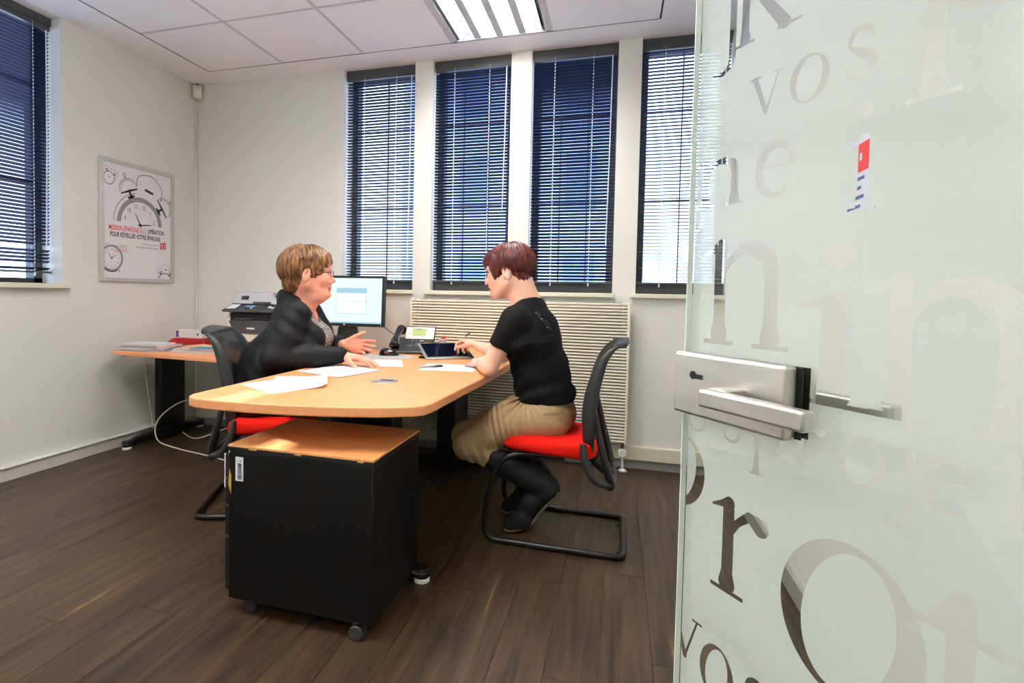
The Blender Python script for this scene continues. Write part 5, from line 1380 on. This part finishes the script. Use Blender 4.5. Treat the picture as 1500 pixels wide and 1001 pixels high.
    def folds(P):
        q = (P - B(0, 0, 0)) @ RT; dN = np.linalg.norm(P - elN, axis=-1); a = np.exp(-(dN / .11) ** 2)
        ax_ = (wrN - shN) / np.linalg.norm(wrN - shN); s_ = P @ ax_ * 150
        dS = np.linalg.norm(P - shN, axis=-1); b = np.exp(-((dS - .10) / .07) ** 2)
        return .0048 * a * np.sin(s_ * .75 + q[:, 2] * 60) + .0036 * b * np.sin(q[:, 2] * 85 + q[:, 0] * 60) + .0040 * np.sin(q[:, 2] * 52 + q[:, 0] * 46 + 2 * np.sin(q[:, 1] * 20)) * np.exp(-((q[:, 2] - .62) / .12) ** 2)
    V.disp(folds)
    bz = mesh_obj('blazer', [V.mesh()], [M_BLAZER], t)
    # lapels follow the front edges
    for s in (-1, 1):
        rows = []
        for k in range(15):
            u = k / 14; z = .995 - .28 * u; w_ = .012 + .040 * math.sin(math.pi * min(1, u * 1.05 + .12)) ** .8
            f = .060 + .170 * min(1, u * 2.2) ** .75 + .014 * math.sin(math.pi * u); l = s * (.060 + .030 * math.sin(math.pi * min(1, u * 1.5)) - .078 * max(0, u - .35) / .65)
            rows.append([B(f + .006, l, z), B(f + .012, l + s * w_ * .5, z + .002), B(f - .004, l + s * w_, z + .004)])
        q = MB(); q.grid([[Vector(p) for p in r] for r in rows]); q.build('lapel', M_BLAZER, bz, smooth=True, solid=.004)
    # trousers and shoes
    V = Vox((1.28, -1.52, .05), (2.12, -.84, .66), .008)
    V.fcap(B(.0, 0, .545), B(.02, 0, .58), .125, .125, RT, 1.35, .02)
    for s, kk in ((-1, kN), (1, kF)):
        V.cap(B(.02, s * .09, .54), kk, .092, .068, .03); V.chain([(kk, .066), (B(.465, s * .105, .13), .056)], .02)
    V.disp(lambda P: .002 * np.sin(P[:, 0] * 60 + P[:, 2] * 40))
    mesh_obj('trousers', [V.mesh()], [M_TROUS], t)
    for s in (-1, 1):
        V = Vox(B(.54, s * .10, .06) - [.17, .17, .06], B(.54, s * .10, .06) + [.17, .17, .10], .005)
        V.chain([(B(.455, s * .10, .045), .036), (B(.54, s * .10, .040), .034), (B(.63, s * .10, .033), .028)], .02); V.op((0, -3, -.1), (3, 0, .006), lambda P: -(P[..., 2] - .006) * 1.0, 0, 's' if False else 'i', .3) if False else None
        mesh_obj('shoe', [V.mesh()], [M_BOOT], t)
    return t
woman_blazer()

# ---------------------------------------------------------------- red-haired woman (right)
def woman_red():
    t = thing('person', (2.93, -1.105, 0), 'woman with short dark red hair, black t-shirt and khaki trousers writing on a tablet', 'person')
    RT = Rf(174); fwd, lef, up = RT.T
    def B(f, l, z, o=(2.90, -1.10)): return np.array([o[0] + fwd[0] * f + lef[0] * l, o[1] + fwd[1] * f + lef[1] * l, z])
    H = Head((2.722, -1.095, 1.186), Rf(176, 9, 0), 1.0)
    shN, shF = np.array([2.792, -1.265, .962]), np.array([2.757, -.935, .960])
    elN, elF = np.array([2.682, -1.285, .764]), np.array([2.660, -.850, .768])
    wrN, wrF = np.array([2.600, -1.080, .752]), np.array([2.490, -.725, .800])
    kN, kF = np.array([2.575, -1.215, .385]), np.array([2.505, -.995, .370])
    aN, aF = np.array([2.912, -1.195, .248]), np.array([2.86, -.985, .228])
    V = Vox((2.38, -1.42, .0), (3.10, -.78, 1.02), .009)
    V.fcap(B(0, 0, .56), B(.02, 0, .70), .105, .095, RT, 1.35); V.fcap(B(.02, 0, .70), B(.07, 0, .87), .095, .095, RT, 1.4); V.fcap(B(.07, 0, .87), B(.09, 0, .95), .085, .055, RT, 2.0)
    for s, kk, an in ((1, kN, aN), (-1, kF, aF)):
        V.cap(B(.0, s * .085, .545), kk, .078, .052, .02); V.cap(kk, an, .048, .034, .02); V.cap(an, an + [-.10, 0, -.17], .03, .022, .015)
    parts = [V.mesh()]
    V = Vox(H.c - [.15, .15, .26], H.c + [.20, .15, .15], .0031)
    sculpt_head(V, H, 0, .98, .95)
    V.chain([(H.w((-.035, 0, -.05)), .050), (np.array([2.805, -1.10, 1.00]), .056), (B(.08, 0, .94), .07)], .03)
    V.chain([(H.w((-.055, 0, -.03)), .042), (np.array([2.855, -1.10, 1.005]), .050)], .04)
    V.fcap(B(.075, 0, .975), B(.06, 0, .93), .058, .08, RT, 1.8, .05)
    parts.append(V.mesh())
    V = Vox((2.48, -1.36, .712), (2.80, -.93, .98), .0030)
    V.cap(shN * .5 + elN * .5, elN, .043, .038, .01); V.chain([(elN, .038), (elN * .55 + wrN * .45, .037), (wrN, .0255)], .012)
    V.ell(elN + [.008, -.004, -.006], (.034, .034, .034), None, .012)
    hand(V, wrN, (-.35, .93, .0), (.0, .0, -1), 1, [(.2, .3, .25), (.2, .3, .25), (.22, .32, .25), (.25, .35, .25)], .10, (.8, .5, .2), .2, .95)
    parts.append(V.mesh())
    V = Vox((2.30, -.98, .73), (2.78, -.58, .99), .0025)
    V.cap(shF * .45 + elF * .55, elF, .040, .037, .01); V.chain([(elF, .037), (elF * .55 + wrF * .45, .036), (wrF, .0245)], .012)
    hand(V, wrF + [-.004, 0, .002], (-.80, .50, .16), (-.20, -.25, -.94), 1, [(.65, .75, .30), (.80, .95, .40), (1.0, 1.15, .6), (1.1, 1.2, .7)], .05, (.85, .25, .55), .15, .93)
    parts.append(V.mesh())
    body = mesh_obj('body', parts, [M_SKB, M_LIPB], t, lips_fn(H))
    face_parts(H, body, mat('brow_auburn', rgb(96, 48, 36), .8), mat('iris_grey', rgb(70, 84, 90), .15))
    HM = hair_mat('hair_dark_red', rgb(44, 11, 11), rgb(82, 22, 18), rgb(124, 46, 34), .34)
    def end(ph):
        a = abs(ph)
        if a < .6: return 1.22
        if a < 1.15: return 1.30 + .45 * math.exp(-((a - .98) / .12) ** 2)
        if a < 1.70: return 1.28
        if a < 2.1: return 1.75
        return 2.28 - .42 * (math.pi - a)
    hair_mesh('hair', H, [((-.016, 0, .042), (.108, .084, .094)), ((.045, 0, .072), (.062, .070, .040)), ((-.058, 0, -.008), (.055, .070, .070)), ((-.072, 0, -.050), (.030, .044, .048)), ((-.070, 0, -.088), (.016, .022, .030)), ((.048, .062, -.008), (.010, .010, .030)), ((.048, -.062, -.008), (.010, .010, .030)), ((.086, 0, .058), (.026, .052, .026)), ((.030, .058, .026), (.034, .020, .042)), ((.030, -.058, .026), (.034, .020, .042))],
              [((.118, 0, -.055), (.078, .13, .092), .005), ((.045, 0, -.105), (.085, .12, .085), .008), ((-.008, .098, -.012), (.028, .032, .042), .005), ((-.008, -.098, -.012), (.028, .032, .042), .005), ((.005, 0, -.088), (.052, .2, .050), .008)],
              dict(crown=(-.05, 0, .05), amp=.0011, cl=.15, sw=.15, lock_c=(-.020, 0, .032), lock_r=(.114, .088, .106), end=end, drift=lambda a, b: -.35 * math.sin(a) * min(1, b)), [HM], body, 11, 420)
    # t-shirt
    V = Vox((2.58, -1.40, .56), (3.10, -.80, 1.13), .0052)
    V.fcap(B(-.005, 0, .635), B(.015, 0, .74), .132, .122, RT, 1.38, .03); V.fcap(B(.015, 0, .74), B(.055, 0, .87), .122, .122, RT, 1.45, .03); V.fcap(B(.055, 0, .87), B(.065, 0, .975), .112, .068, RT, 2.1, .03); V.fcap(B(.055, 0, .96), B(.050, 0, 1.028), .085, .050, RT, 1.6, .03)
    V.ell(B(-.055, 0, .625), (.085, .15, .055), RT, .03); V.ell(B(.025, 0, .93), (.080, .13, .080), RT, .04)
    for s in (-1, 1):
        V.ell(B(.125, s * .07, .855), (.060, .070, .060), RT, .03); V.cap(B(.095, s * .15, .975), B(.075, s * .05, 1.015), .060, .048, .045)
    for sh_, el_ in ((shN, elN), (shF, elF)): V.chain([(sh_, .070), (sh_ * .42 + el_ * .58, .057)], .02)
    for sh_, el_ in ((shN, elN), (shF, elF)):
        ax_ = (el_ - sh_) / np.linalg.norm(el_ - sh_); e_ = sh_ * .42 + el_ * .58 + ax_ * .002
        def cutp(P, ax_=ax_, e_=e_): return -np.minimum((P - e_) @ ax_, .075 - np.linalg.norm(P - e_, axis=-1))
        V.op(e_ - .08, e_ + .08, cutp, .004, 's', 0)
    V.op((2.5, -1.5, .56), (3.12, -.7, .603), lambda P: P[..., 2] - (.603 + .006 * np.sin(P[..., 0] * 34)), .004, 's', 0)
    V.cap(H.w((-.05, 0, -.06)), np.array([2.80, -1.10, 1.03]), .058, .060, .006, 's'); V.ell((2.795, -1.10, 1.108), (.080, .095, .056), None, .008, 's')
    def folds(P):
        q = (P - B(0, 0, 0)) @ RT
        return .0045 * np.sin(q[:, 2] * 75 + q[:, 0] * 35 + 2 * np.sin(q[:, 1] * 15)) * np.exp(-((q[:, 2] - .66) / .07) ** 2) + .0022 * np.sin(q[:, 0] * 60 + q[:, 2] * 45) * np.exp(-((q[:, 2] - .86) / .10) ** 2)
    V.disp(folds)
    ts = mesh_obj('tshirt', [V.mesh()], [M_TEE], t)
    # lace trim down the back of the near shoulder
    q = MB(); lp = smooth_path([(2.868, -1.205, 1.005), (2.905, -1.20, .965), (2.93, -1.19, .92), (2.948, -1.17, .875)], 8); rs = random.Random(4)
    for p in lp:
        for _ in range(3): q.sph(p + Vector((rs.uniform(-.006, .010), rs.uniform(-.016, .016), rs.uniform(-.006, .006))), (.006, .007, .003), 8, 5, Matrix.Rotation(rs.uniform(0, 3), 3, 'X'))
    lc = q.build('lace_trim', mat('lace_grey', rgb(58, 56, 62), .7), ts, smooth=True); lc['kind'] = 'stuff'
    # trousers
    V = Vox((2.42, -1.42, .24), (3.10, -.82, .70), .0056)
    V.fcap(B(-.012, 0, .535), B(.005, 0, .625), .120, .114, RT, 1.42, .03); V.ell(B(-.055, .07, .53), (.085, .085, .085), RT, .04); V.ell(B(-.055, -.07, .53), (.085, .085, .085), RT, .04)
    for s, kk, an in ((1, kN, aN), (-1, kF, aF)):
        V.chain([(B(-.01, s * .088, .545), .098), (B(.13, s * .096, .50), .092), (kk, .068)], .03); V.chain([(kk, .064), (kk + (an - kk) * .42, .052)], .02)
    for kk, an in ((kN, aN), (kF, aF)):
        ax_ = (an - kk) / np.linalg.norm(an - kk); e_ = kk + (an - kk) * .42
        V.op(e_ - .07, e_ + .09, lambda P, ax_=ax_, e_=e_: -np.minimum((P - e_) @ ax_, .085 - np.linalg.norm(P - e_, axis=-1)), .004, 's', 0)
    hipc = B(.10, .12, .60)
    def folds(P):
        q = (P - B(0, 0, 0)) @ RT; d = np.linalg.norm(P - hipc, axis=-1); a = np.exp(-(d / .10) ** 2); th = (kN - B(0, .088, .545)); th = th / np.linalg.norm(th); s_ = P @ th
        kn = np.exp(-(np.linalg.norm(P - kN - [.03, 0, -.05], axis=-1) / .07) ** 2)
        ang = np.arctan2(q[:, 2] - .64, q[:, 0] - .04)
        md = np.exp(-((s_ - (B(0, 0, 0) @ th) * 0 - (hipc @ th) - .10) / .06) ** 2)
        return .0085 * a * np.sin(ang * 19) + .0045 * kn * np.sin(s_ * 150) + .0032 * md * np.sin(s_ * 260 + q[:, 2] * 60)
    V.disp(folds)
    tr = mesh_obj('trousers', [V.mesh()], [M_KHAKI], t)
    q = MB(); 
    for z0 in (.555, .548): q.tube([B(-.125, .135, z0 + .03), B(-.10, .160, z0 + .022), B(-.045, .185, z0 + .018)], .0012, 6)
    q.build('pocket_seam', mat('khaki_seam', rgb(120, 96, 66), .7), tr)
    # boots
    for nm, kk, an, dy in (('near', kN, aN, 0), ('far', kF, aF, 0)):
        V = Vox(an - [.26, .09, .26], an + [.12, .09, .14], .0045); s0 = kk + (an - kk) * .36
        V.chain([(s0, .058), (kk + (an - kk) * .55, .064), (kk + (an - kk) * .8, .062), (an, .057)], .015)
        heel = an + [.035, 0, -.03]; ball = an + [-.075, 0, -.160]; toe = an + [-.135, 0, -an[2] + .036 + .045 - .045]
        toe[2] = .036; ball[2] = .070
        V.chain([(an, .055), (heel, .047)], .02); V.chain([(heel, .043), (an * .45 + ball * .55, .044), (ball, .042), (toe, .030)], .025)
        V.disp(lambda P, kk=kk, an=an: .0028 * np.sin(((P - kk) @ ((an - kk) / np.linalg.norm(an - kk))) * 110) * np.exp(-(np.linalg.norm(P - (kk + (an - kk) * .75), axis=-1) / .10) ** 2))
        b = mesh_obj('boot', [V.mesh()], [M_BOOT], t)
        # sole strip under heel to toe
        d1 = Vector(ball - heel).normalized(); dn = Vector((d1.z, 0, -d1.x)); dn = dn if dn.z < 0 else -dn
        hp, bp, tp = Vector(heel) + dn * .040, Vector(ball) + dn * .036, Vector(toe) + Vector((.0, 0, -.026))
        rows = []
        for k, p in enumerate(smooth_path([hp + Vector((.012, 0, .022)), hp, hp.lerp(bp, .5) - dn * .004, bp, tp + Vector((.01, 0, 0)), tp + Vector((-.024, 0, .006))], 5)):
            w_ = .030 + .006 * math.sin(k * .12 * 2); rows.append([p + Vector((0, -w_, 0)), p, p + Vector((0, w_, 0))])
        q = MB(); q.grid(rows); q.build('sole', M_SOLE, b, smooth=True, solid=.009)
    q = MB(); q.tube([wrN + np.array([math.cos(a) * .030 * .9, math.cos(a) * .010, math.sin(a) * .027]) for a in [k * math.pi / 10 for k in range(20)]], .0016, 6, closed=True); q.build('bracelet', M_CHROME, t, smooth=True)
    return t
woman_red()
pen('stylus', (2.330, -.611, .788), (2.442, -.698, .866), 'slim white stylus held over the tablet by the red-haired woman', cap=mat('stylus_grey', rgb(130, 116, 112), .4), r=.0036)
# ================================================================ GLASS DOOR
DANG = R_(54.0); DDIR = Vector((math.cos(DANG), -math.sin(DANG), 0)); DN = Vector((DDIR.y, -DDIR.x, 0))   # DN points to the camera side
DE = Vector((3.2991, -2.9300, 0)); DLEN, DTOP = .80, 2.09
# local: X along the door from the free edge, Y up, Z towards the camera side
nrm = DDIR.cross(Vector((0, 0, 1)))
if nrm.dot(Vector((CAM.x, CAM.y, 0)) - DE) < 0: nrm = -nrm
DM = Matrix(((DDIR.x, 0, nrm.x, DE.x), (DDIR.y, 0, nrm.y, DE.y), (0, 1, 0, 0), (0, 0, 0, 1)))
door = thing('glass_door', DE + DDIR * DLEN / 2, 'open frosted glass door with cut-out serif lettering and a steel handle', 'door')
q = MB(); q.span(0, DLEN, .008, DTOP, -.004, .004); q.xf(DM); q.build('glass_pane', M_DOORGLASS, door)
M_EDGE = mat('glass_edge_green', rgb(226, 234, 228), .15, spec=.7)
q = MB(); q.span(-.0012, 0, .008, DTOP, -.004, .004); q.xf(DM); q.build('polished_edge', M_EDGE, door)

# serif glyphs as signed distance fields contoured by marching squares
def seg(X, Y, a, b, ra, rb):
    dx, dy = b[0] - a[0], b[1] - a[1]; t = np.clip(((X - a[0]) * dx + (Y - a[1]) * dy) / (dx * dx + dy * dy + 1e-12), 0, 1)
    return np.hypot(X - a[0] - t * dx, Y - a[1] - t * dy) - (ra + (rb - ra) * t)
def poly_stroke(X, Y, pts):
    D = None
    for (a, ra), (b, rb) in zip(pts[:-1], pts[1:]):
        d = seg(X, Y, a, b, ra, rb); D = d if D is None else np.minimum(D, d)
    return D
def boxd(X, Y, x0, x1, y0, y1, r=.004):
    qx, qy = np.abs(X - (x0 + x1) / 2) - (x1 - x0) / 2 + r, np.abs(Y - (y0 + y1) / 2) - (y1 - y0) / 2 + r
    return np.hypot(np.maximum(qx, 0), np.maximum(qy, 0)) + np.minimum(np.maximum(qx, qy), 0) - r
def ringd(X, Y, cx_, cy_, rx_, ry_, thick, thin, tilt=0.0):
    # outer ellipse minus a narrower, slightly tilted inner one : stress on left and right
    c, s = math.cos(tilt), math.sin(tilt); x, y = X - cx_, Y - cy_; xi, yi = x * c + y * s, -x * s + y * c
    o = (np.sqrt((x / rx_) ** 2 + (y / ry_) ** 2) - 1) * min(rx_, ry_)
    ix, iy = rx_ - thick, ry_ - thin; i = (np.sqrt((xi / ix) ** 2 + (yi / iy) ** 2) - 1) * min(ix, iy)
    return np.maximum(o, -i)
def arcpts(cx_, cy_, rx_, ry_, a0, a1, w, n=18):
    return [((cx_ + rx_ * math.cos(R_(a0 + (a1 - a0) * k / n)), cy_ + ry_ * math.sin(R_(a0 + (a1 - a0) * k / n))), w(k / n)) for k in range(n + 1)]
ST = .075   # half stem
def foot(X, Y, x, y, w=.20): return np.minimum(boxd(X, Y, x - w, x + w, y, y + .045), poly_stroke(X, Y, [((x, y + .115), .11), ((x, y + .24), ST)]))
def flag(X, Y, x, y): return poly_stroke(X, Y, [((x - .22, y - .10), .012), ((x - .10, y - .06), .035), ((x, y - .03), ST)])
def stem(X, Y, x, y0, y1): return boxd(X, Y, x - ST, x + ST, y0, y1)
def mn(*a):
    D = a[0]
    for d in a[1:]: D = np.minimum(D, d)
    return D
def arch(X, Y, x0, x1, y1=1.0):
    return mn(poly_stroke(X, Y, [((x0, .62), .02), ((x0 + .10, .80), .035), ((x0 + .26, .93), .05), ((x0 + .42, .93), .075), ((x1 - .04, .84), .08), ((x1, .66), ST)]), stem(X, Y, x1, 0, .68))
G = {}
G['o'] = (1.0, lambda X, Y: ringd(X, Y, .5, .5, .46, .52, .17, .05, R_(-12)))
G['n'] = (1.12, lambda X, Y: mn(stem(X, Y, .22, 0, .95), flag(X, Y, .22, 1.0), arch(X, Y, .22, .84), foot(X, Y, .22, 0), foot(X, Y, .84, 0)))
G['m'] = (1.75, lambda X, Y: mn(stem(X, Y, .22, 0, .95), flag(X, Y, .22, 1.0), arch(X, Y, .22, .84), arch(X, Y, .84, 1.46), foot(X, Y, .22, 0), foot(X, Y, .84, 0), foot(X, Y, 1.46, 0)))
G['i'] = (.50, lambda X, Y: mn(stem(X, Y, .24, 0, .95), flag(X, Y, .24, 1.0), foot(X, Y, .24, 0), np.hypot(X - .24, Y - 1.38) - .115))
G['l'] = (.50, lambda X, Y: mn(stem(X, Y, .24, 0, 1.6), flag(X, Y, .24, 1.68), foot(X, Y, .24, 0)))
G['r'] = (.80, lambda X, Y: mn(stem(X, Y, .22, 0, .95), flag(X, Y, .22, 1.02), foot(X, Y, .22, 0, .22), poly_stroke(X, Y, [((.22, .60), .02), ((.34, .82), .04), ((.48, .94), .05), ((.62, .88), .10)])))
G['p'] = (1.10, lambda X, Y: mn(stem(X, Y, .22, -.55, .95), flag(X, Y, .22, 1.02), foot(X, Y, .22, -.60), np.maximum(ringd(X, Y, .60, .50, .44, .52, .16, .05, R_(-8)), .20 - X)))
G['v'] = (1.0, lambda X, Y: mn(poly_stroke(X, Y, [((.18, .95), ST), ((.52, .06), .06)]), poly_stroke(X, Y, [((.84, .95), .025), ((.52, .04), .03)]), boxd(X, Y, -.0, .36, .955, 1.0), boxd(X, Y, .70, 1.0, .955, 1.0)))
G['s'] = (.74, lambda X, Y: mn(poly_stroke(X, Y, arcpts(.36, .74, .22, .235, 20, 200, lambda t: .03 + .03 * math.sin(math.pi * t)) + [((.30, .56), .075), ((.44, .46), .08)] + arcpts(.36, .26, .25, .235, 45, -160, lambda t: .075 - .045 * t)), boxd(X, Y, .55, .585, .72, .96), boxd(X, Y, .10, .135, .04, .30)))
G['e'] = (.86, lambda X, Y: mn(poly_stroke(X, Y, arcpts(.44, .50, .35, .46, 8, 320, lambda t: .035 + .055 * math.sin(math.pi * min(1, t * 1.0)) ** 1.5)), boxd(X, Y, .12, .80, .54, .59)))
G['j'] = (.50, lambda X, Y: mn(stem(X, Y, .30, -.25, .95), flag(X, Y, .30, 1.0), poly_stroke(X, Y, [((.30, -.20), ST), ((.26, -.40), .06), ((.12, -.54), .035), ((-.04, -.56), .03), ((-.10, -.50), .06)]), np.hypot(X - .30, Y - 1.38) - .115))
G['t'] = (.64, lambda X, Y: mn(stem(X, Y, .26, .14, 1.12), poly_stroke(X, Y, [((.26, .16), ST), ((.36, .03), .05), ((.50, .03), .03), ((.60, .10), .012)]), boxd(X, Y, .02, .56, .90, .955), poly_stroke(X, Y, [((.10, .94), .03), ((.20, 1.02), .07), ((.26, 1.12), .07)])))
G['R'] = (1.15, lambda X, Y: mn(stem(X, Y, .24, 0, 1.45), foot(X, Y, .24, 0), boxd(X, Y, .04, .5, 1.40, 1.45), np.maximum(ringd(X, Y, .46, 1.08, .42, .37, .16, .05), .24 - X), poly_stroke(X, Y, [((.50, .74), .07), ((1.00, .06), .10)]), boxd(X, Y, .86, 1.30, 0, .045)))
G['J'] = (.5, lambda X, Y: mn(stem(X, Y, .30, .15, 2.2), poly_stroke(X, Y, [((.30, .2), ST), ((.26, .05), .06), ((.10, -.05), .035), ((-.10, -.03), .055)])))

def contours(D, xs_, ys_, step):
    S_ = D < 0
    def ed(i, j, k):   # k 0: edge (i,j)-(i+1,j) ; 1: (i,j)-(i,j+1)
        a = D[i, j]; b = D[i + 1, j] if k == 0 else D[i, j + 1]; t = a / (a - b)
        return (xs_[i] + (t * step if k == 0 else 0), ys_[j] + (t * step if k == 1 else 0))
    segs = {}
    n_ = S_[:-1, :-1].astype(int) + S_[1:, :-1] + S_[:-1, 1:] + S_[1:, 1:]
    act = np.argwhere(n_ % 4 != 0)
    TBL = {1: [(3, 0)], 2: [(0, 1)], 3: [(3, 1)], 4: [(1, 2)], 5: [(3, 0), (1, 2)], 6: [(0, 2)], 7: [(3, 2)], 8: [(2, 3)], 9: [(2, 0)], 10: [(0, 1), (2, 3)], 11: [(2, 1)], 12: [(1, 3)], 13: [(1, 0)], 14: [(0, 3)]}
    for i, j in act:
        c = int(S_[i, j]) | int(S_[i + 1, j]) << 1 | int(S_[i + 1, j + 1]) << 2 | int(S_[i, j + 1]) << 3
        key = {0: (i, j, 0), 1: (i + 1, j, 1), 2: (i, j + 1, 0), 3: (i, j, 1)}
        for a, b in TBL[c]: segs[key[a]] = key[b]
    loops = []
    while segs:
        k0 = next(iter(segs)); k1 = segs.pop(k0); lp = [k0, k1]
        while k1 in segs: k1 = segs.pop(k1); lp.append(k1)
        pts = [ed(*k) for k in lp[:-1]]
        # drop nearly collinear points
        out_ = [pts[0]]
        for k in range(1, len(pts) - 1):
            a, p, b = out_[-1], pts[k], pts[k + 1]
            cr_ = abs((p[0] - a[0]) * (b[1] - a[1]) - (p[1] - a[1]) * (b[0] - a[0])); L_ = math.hypot(b[0] - a[0], b[1] - a[1]) + 1e-9
            if cr_ / L_ > 4e-5 or math.hypot(p[0] - a[0], p[1] - a[1]) > .04: out_.append(p)
        out_.append(pts[-1])
        if len(out_) > 4: loops.append(out_)
    return loops
FS = .001
FX = np.arange(-.004, DLEN + .004, FS); FY = np.arange(.010, DTOP, FS)
LET = np.full((len(FX), len(FY)), 1.0)
def put(ch, x, base, xh, width=None):
    w = G[ch][0]; sx = (width / w) if width else xh
    i0, i1 = np.searchsorted(FX, [x - .35 * sx, x + (w + .45) * sx]); j0, j1 = np.searchsorted(FY, [base - .75 * xh, base + 2.3 * xh])
    if i1 <= i0 or j1 <= j0: return
    X, Y = np.meshgrid((FX[i0:i1] - x) / sx, (FY[j0:j1] - base) / xh, indexing='ij')
    LET[i0:i1, j0:j1] = np.minimum(LET[i0:i1, j0:j1], G[ch][1](X, Y) * min(sx, xh))
def word(s_, x, base, xh, sp=1.0):
    for ch in s_:
        if ch != ' ': put(ch, x, base, xh)
        x += (G[ch][0] if ch != ' ' else .5) * xh * sp
    return x
# row 1 (largest, cut off by the frame top)
put('J', .030, 1.350, .062); put('R', .050, 1.368, .066); put('e', .160, 1.374, .085); put('p', .232, 1.310, .100); word('orte', .345, 1.31, .100)
# row 2
put('v', .074, 1.283, .043); put('o', .122, 1.281, .046); put('s', .178, 1.285, .048); word('reves', .40, 1.20, .06)
# row 3
put('n', .000, 1.193, .056, .078); put('e', .086, 1.192, .058); put('i', .186, 1.166, .066); word('nspire', .40, 1.08, .05)
# row 4
put('o', -.018, 1.164, .034); put('n', .018, 1.030, .118, .125); put('i', .140, .983, .104, .085); put('m', .212, .983, .122); word('er', .47, .95, .10)
# row 5
put('o', -.006, .920, .044); put('s', .052, .919, .042); put('p', .092, .918, .043); put('r', .140, .918, .043, .042); put('o', .188, .916, .046); put('j', .238, .917, .045); put('e', .258, .916, .046); put('t', .305, .917, .05); put('s', .342, .916, .048)
# row 6
put('o', -.055, .822, .088); put('r', .044, .743, .106, .085); put('o', .131, .712, .145, .145); put('t', .258, .705, .130); word('ete', .37, .71, .11)
# row 7
put('v', -.022, .628, .056); put('o', .030, .608, .064, .055); put('s', .092, .610, .058); word('reves', .20, .55, .08)
# more rows below and above
word('venir', .06, .36, .12); word('projets', .04, .20, .07); word('vos', .5, .36, .12); word('emotions', .05, 1.62, .09); word('projets', .06, 1.82, .11)

cu = bpy.data.curves.new('film', 'CURVE'); cu.dimensions = '2D'; cu.fill_mode = 'BOTH'
def spl(pts):
    s_ = cu.splines.new('POLY'); s_.points.add(len(pts) - 1)
    for k, p in enumerate(pts): s_.points[k].co = (p[0], p[1], 0, 1)
    s_.use_cyclic_u = True
RX, RY = np.meshgrid(FX, FY, indexing='ij')
RECT = np.maximum(np.abs(RX - DLEN / 2) - (DLEN / 2 - .0006), np.abs(RY - DTOP / 2) - (DTOP / 2 - .02))
for lp in contours(np.maximum(RECT, -LET) + 1.234e-6, FX, FY, FS): spl(lp)
co = bpy.data.objects.new('film', cu); COL.objects.link(co)
dg = bpy.context.evaluated_depsgraph_get(); dg.update(); me = bpy.data.meshes.new_from_object(co.evaluated_get(dg))
q = MB(); FZ = -.0049   # film sits on the room side of the pane
q.add([(v.co.x, v.co.y, FZ) for v in me.vertices], [tuple(p.vertices) for p in me.polygons]); q.xf(DM)
film = q.build('frosted_film', M_FROST, door); film['label'] = 'frosted film with clear serif letters'
bpy.data.objects.remove(co); bpy.data.curves.remove(cu); bpy.data.meshes.remove(me)

# lock plate and lever handle, camera side and room side
for s in (1, -1):
    def zs(a, b): return (min(s * a, s * b), max(s * a, s * b))
    q = MB(); z0, z1 = zs(.0055, .022); q.span(.002, .155, .9445, 1.0185, z0, z1); q.xf(DM); pl = q.build('lock_plate', M_STEEL, door, bevel=.0035, seg=3)
    q = MB(); z0, z1 = zs(.0042, .006); q.span(.003, .160, .946, 1.017, z0, z1); q.xf(DM); q.build('gasket', M_BLACK, door)
    q = MB(); z0, z1 = zs(.022, .050); q.span(.086, .108, .968, .988, z0, z1); q.xf(DM); q.build('handle_neck', M_STEEL, pl, bevel=.002)
    # lever: comes off the neck, bends at the free-edge end and returns along the plate
    q = MB(); zz0, zz1 = zs(.048, .064)
    q.span(.086, .208, .968, .987, zz0, zz1)
    q.xf(DM); h = q.build('lever_handle', M_STEEL, pl, bevel=.003, seg=3)
    z0, z1 = zs(.0222, .0228); q = MB(); q.cyl((.034, .993, z0), (.034, .993, z1), .005, n=18); q.box((.041, .992, (z0 + z1) / 2), (.016, .0055, .0006)); q.xf(DM); q.build('key_slot', M_BLACK, pl)
# hinges to the frame
for z in (.25, 1.85):
    q = MB(); q.span(DLEN - .06, DLEN + .01, z - .04, z + .04, -.02, .02); q.cyl((DLEN + .018, z - .05, 0), (DLEN + .018, z + .05, 0), .011, n=16); q.xf(DM); q.build('hinge', M_STEEL, door, bevel=.003)
